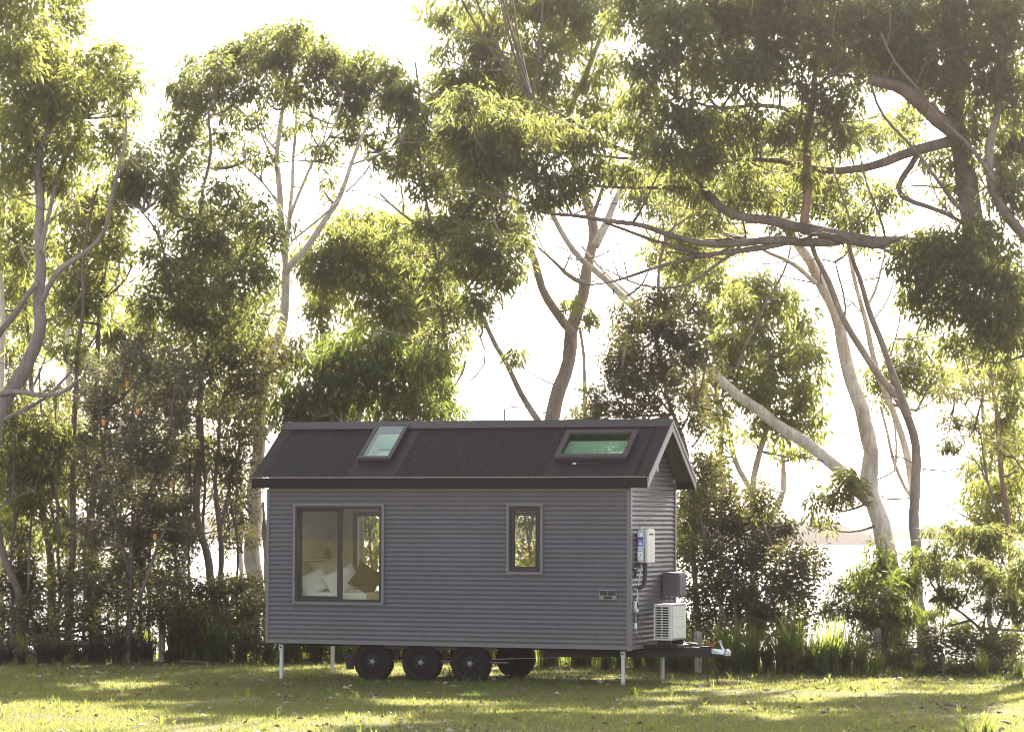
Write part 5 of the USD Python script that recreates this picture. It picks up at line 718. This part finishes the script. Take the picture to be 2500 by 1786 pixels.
# --- rank grass on the bank behind the mown edge
def bank_grass(n, seed):
    r = np.random.default_rng(seed); y = r.uniform(46.5, 58, n); x = r.uniform(-1, 1, n) * (y * .187 + .4); d = y - edge_y(x); k = (d > -.1) & (d < 3.4); x, y, d = x[k], y[k], d[k]; n = len(x)
    pn = meshkit.fbm(np.stack([x * 1.1, y * 1.1, 0 * x], -1), 3, 8); side = np.interp(x, [-9, -4.5, -3, 2, 3.5, 6, 7, 9], [.16, .20, .42, .45, .62, .42, .16, .16])
    h = side * np.clip(2.6 * pn - .55, .15, 1.9) * r.uniform(.5, 1.25, n) * np.clip(.4 + d * 1.2, .35, 1); a = r.uniform(0, 2 * np.pi, n); D = np.stack([np.cos(a), np.sin(a)], 1); le = r.uniform(.05, .6, n)
    B = np.stack([x, y, gz(x, y) - .02], 1); S = np.stack([-D[:, 1], D[:, 0], 0 * x], 1) * r.uniform(.005, .010, n)[:, None]
    M = B + np.stack([D[:, 0] * h * le * .3, D[:, 1] * h * le * .3, h * .6], 1); T = B + np.stack([D[:, 0] * h * le, D[:, 1] * h * le, h * (1 - .3 * le)], 1)
    V = np.stack([B - S, B + S, M + S * .8, M - S * .8, T], 1).reshape(-1, 3); b = np.arange(n)[:, None] * 5
    return V, np.vstack([b + [0, 1, 2], b + [0, 2, 3], b + [3, 2, 4]])
keys(obj('bank_grass', bank_grass(62000, 61), L_GRASS), 'rank uncut grass filling the bank behind the lawn edge', 'grass', kind='stuff')
# --- lawn blades and litter
def scatter(n, seed, y0=33.2, y1=55.5):
    r = np.random.default_rng(seed); y = r.uniform(y0, y1, n); x = r.uniform(-1, 1, n) * (y * .187 + .3); k = y < edge_y(x) + .25
    return x[k], y[k], r
x, y, r = scatter(430000, 71); pn = meshkit.fbm(np.stack([x * .5, y * .5, 0 * x], -1), 3, 4); k = r.random(len(x)) < np.clip(pn * 2.2 - .35, .25, 1); x, y = x[k], y[k]; n = len(x)
z = gz(x, y); az = r.uniform(0, 2 * np.pi, n); hh = r.gamma(6, .0062, n) * (.7 + .6 * pn[k]); w = .0045 + .003 * r.random(n); lean = r.uniform(.1, 1.1, n)
dx, dyy = np.cos(az), np.sin(az); az2 = r.uniform(0, 2 * np.pi, n); B = np.stack([x, y, z - .004], 1); S = np.stack([np.cos(az2), np.sin(az2), 0 * x], 1) * w[:, None]
V = np.stack([B - S, B + S, B + np.stack([dx * hh * lean, dyy * hh * lean, hh], 1)], 1).reshape(-1, 3)
L_LAWN = leaf_mat('lawn_blades', (.075, .086, .026), (.155, .155, .058), (.46, .47, .13), .5, .6)
o = obj('lawn_grass', (V, np.arange(3 * n).reshape(-1, 3)), L_LAWN); keys(o, 'short mown yellow green grass covering the lawn', 'grass', kind='stuff')
def litter(n, seed, y0, y1, size, m, label, edge=False):
    x, y, r = scatter(n, seed, y0, y1)
    if edge: d = edge_y(x) - y; k = r.random(len(x)) < np.exp(-np.maximum(d, 0) / .7); x, y = x[k], y[k]
    z = gz(x, y) + .018 + .012 * r.random(len(x)); a = r.uniform(0, 2 * np.pi, len(x)); D = np.stack([np.cos(a), np.sin(a), r.normal(0, .28, len(x))], 1)
    V, F = leaves(np.stack([x, y, z], 1), D, size, size * .32, seed, .9); keys(obj('leaf_litter', (V, F), m), label, 'leaves', kind='stuff')
def dry_mat(name, a, b): return mat(name, {'g': ('geometry', {}), 'r': ('rgb_ramp', dict(ramp=[(0, a), (1, b)])), 'p': ('principled_bsdf', dict(roughness=.55))}, [('g.random_per_island', 'r.fac'), ('r.color', 'p.base_color')])
litter(520, 81, 33.2, 54.5, .13, dry_mat('pale_dry_leaves', (.30, .24, .17), (.52, .44, .34)), 'pale curled dry leaves scattered over the lawn')
litter(420, 82, 33.2, 54.5, .11, dry_mat('brown_dry_leaves', (.10, .05, .03), (.24, .12, .06)), 'brown and reddish fallen leaves scattered over the lawn')
litter(5200, 83, 45, 56, .11, dry_mat('edge_dry_leaves', (.09, .055, .03), (.30, .22, .14)), 'thick leaf litter along the edge of the lawn', True)
def stick(name, label, pts, rad, seed):
    Q = []
    for px, py in pts:
        rr = _fw + (px - 1250) / FOC * np.array([1., 0, 0]) + (893 - py) / FOC * _up; t = -EYE / rr[2]; Q.append(np.array([0, 0, EYE]) + rr * t + np.array([0, 0, .03]))
    q, t = smooth_line(Q, .08); q += rng.normal(0, .008, q.shape); T = thing(name, label, 'stick', q[0]); obj('wood', (lambda v, f: (v - q[0], f))(*tube(q, rad * (1 - .6 * t), 6)), B_DARK, T, smooth=True)
stick('fallen_stick', 'dark fallen stick lying on the lawn at lower right', [(2290, 1722), (2320, 1724), (2345, 1730), (2360, 1733)], .035, 1)
stick('fallen_stick', 'short dark stick at the bottom centre right', [(2010, 1742), (2025, 1734)], .025, 2)
stick('fallen_stick', 'thin stick on the leaf litter at the foot of the left trunks', [(270, 1605), (300, 1602), (335, 1595)], .02, 3)
stick('fallen_stick', 'curved dark stick at the lawn edge right of the left post', [(440, 1617), (480, 1618), (510, 1622), (540, 1621)], .02, 4)
def timber_post(px, Y, hgt, wid, label, topcol):
    p = at(px, 1600, Y); T = thing('timber_post', label, 'post', (p[0], Y, float(gz(p[0], Y)) - .05)); V, F = lathe([(0, 0), (wid, 0), (wid * .98, hgt * .5), (wid, hgt - .04), (wid * .75, hgt - .008), (0, hgt)], 14)
    V[:, :2] *= 1 + .10 * (meshkit.noise(V * np.array([12, 12, 2]), 5)[:, None] - .5); obj('shaft', (V, F), topcol, T, smooth=40)
    gr = MB()
    for a in (-1.2, -1.9): gr.tube([(wid * math.cos(a) * .99, wid * math.sin(a) * .99, .1), (wid * math.cos(a + .05) * .99, wid * math.sin(a + .05) * .99, hgt - .08)], .004, 4)
    obj('split', gr.mesh(), m_black, T)
timber_post(395, 54.0, .83, .068, 'weathered round timber post in front of the left trunks', B_MID)
timber_post(1704, 50.2, .78, .068, 'round timber post between the air conditioner and the coupling', B_DEAD)
timber_post(2143, 50.2, .82, .06, 'dark timber post behind the bright wattle', B_DARK)

# ------------------------------------------------------------------ the hazy air
hz = MB(); hz.box(-1600, 1600, -400, 2450, -6, 40)
m_haze = mat('haze_air', {'v': ('principled_volume', dict(color=(1.0, .87, .82), density=.00024, anisotropy=.90))}, surface=None, volume='v.volume')
keys(obj('haze', hz.mesh(), m_haze), kind='stuff')
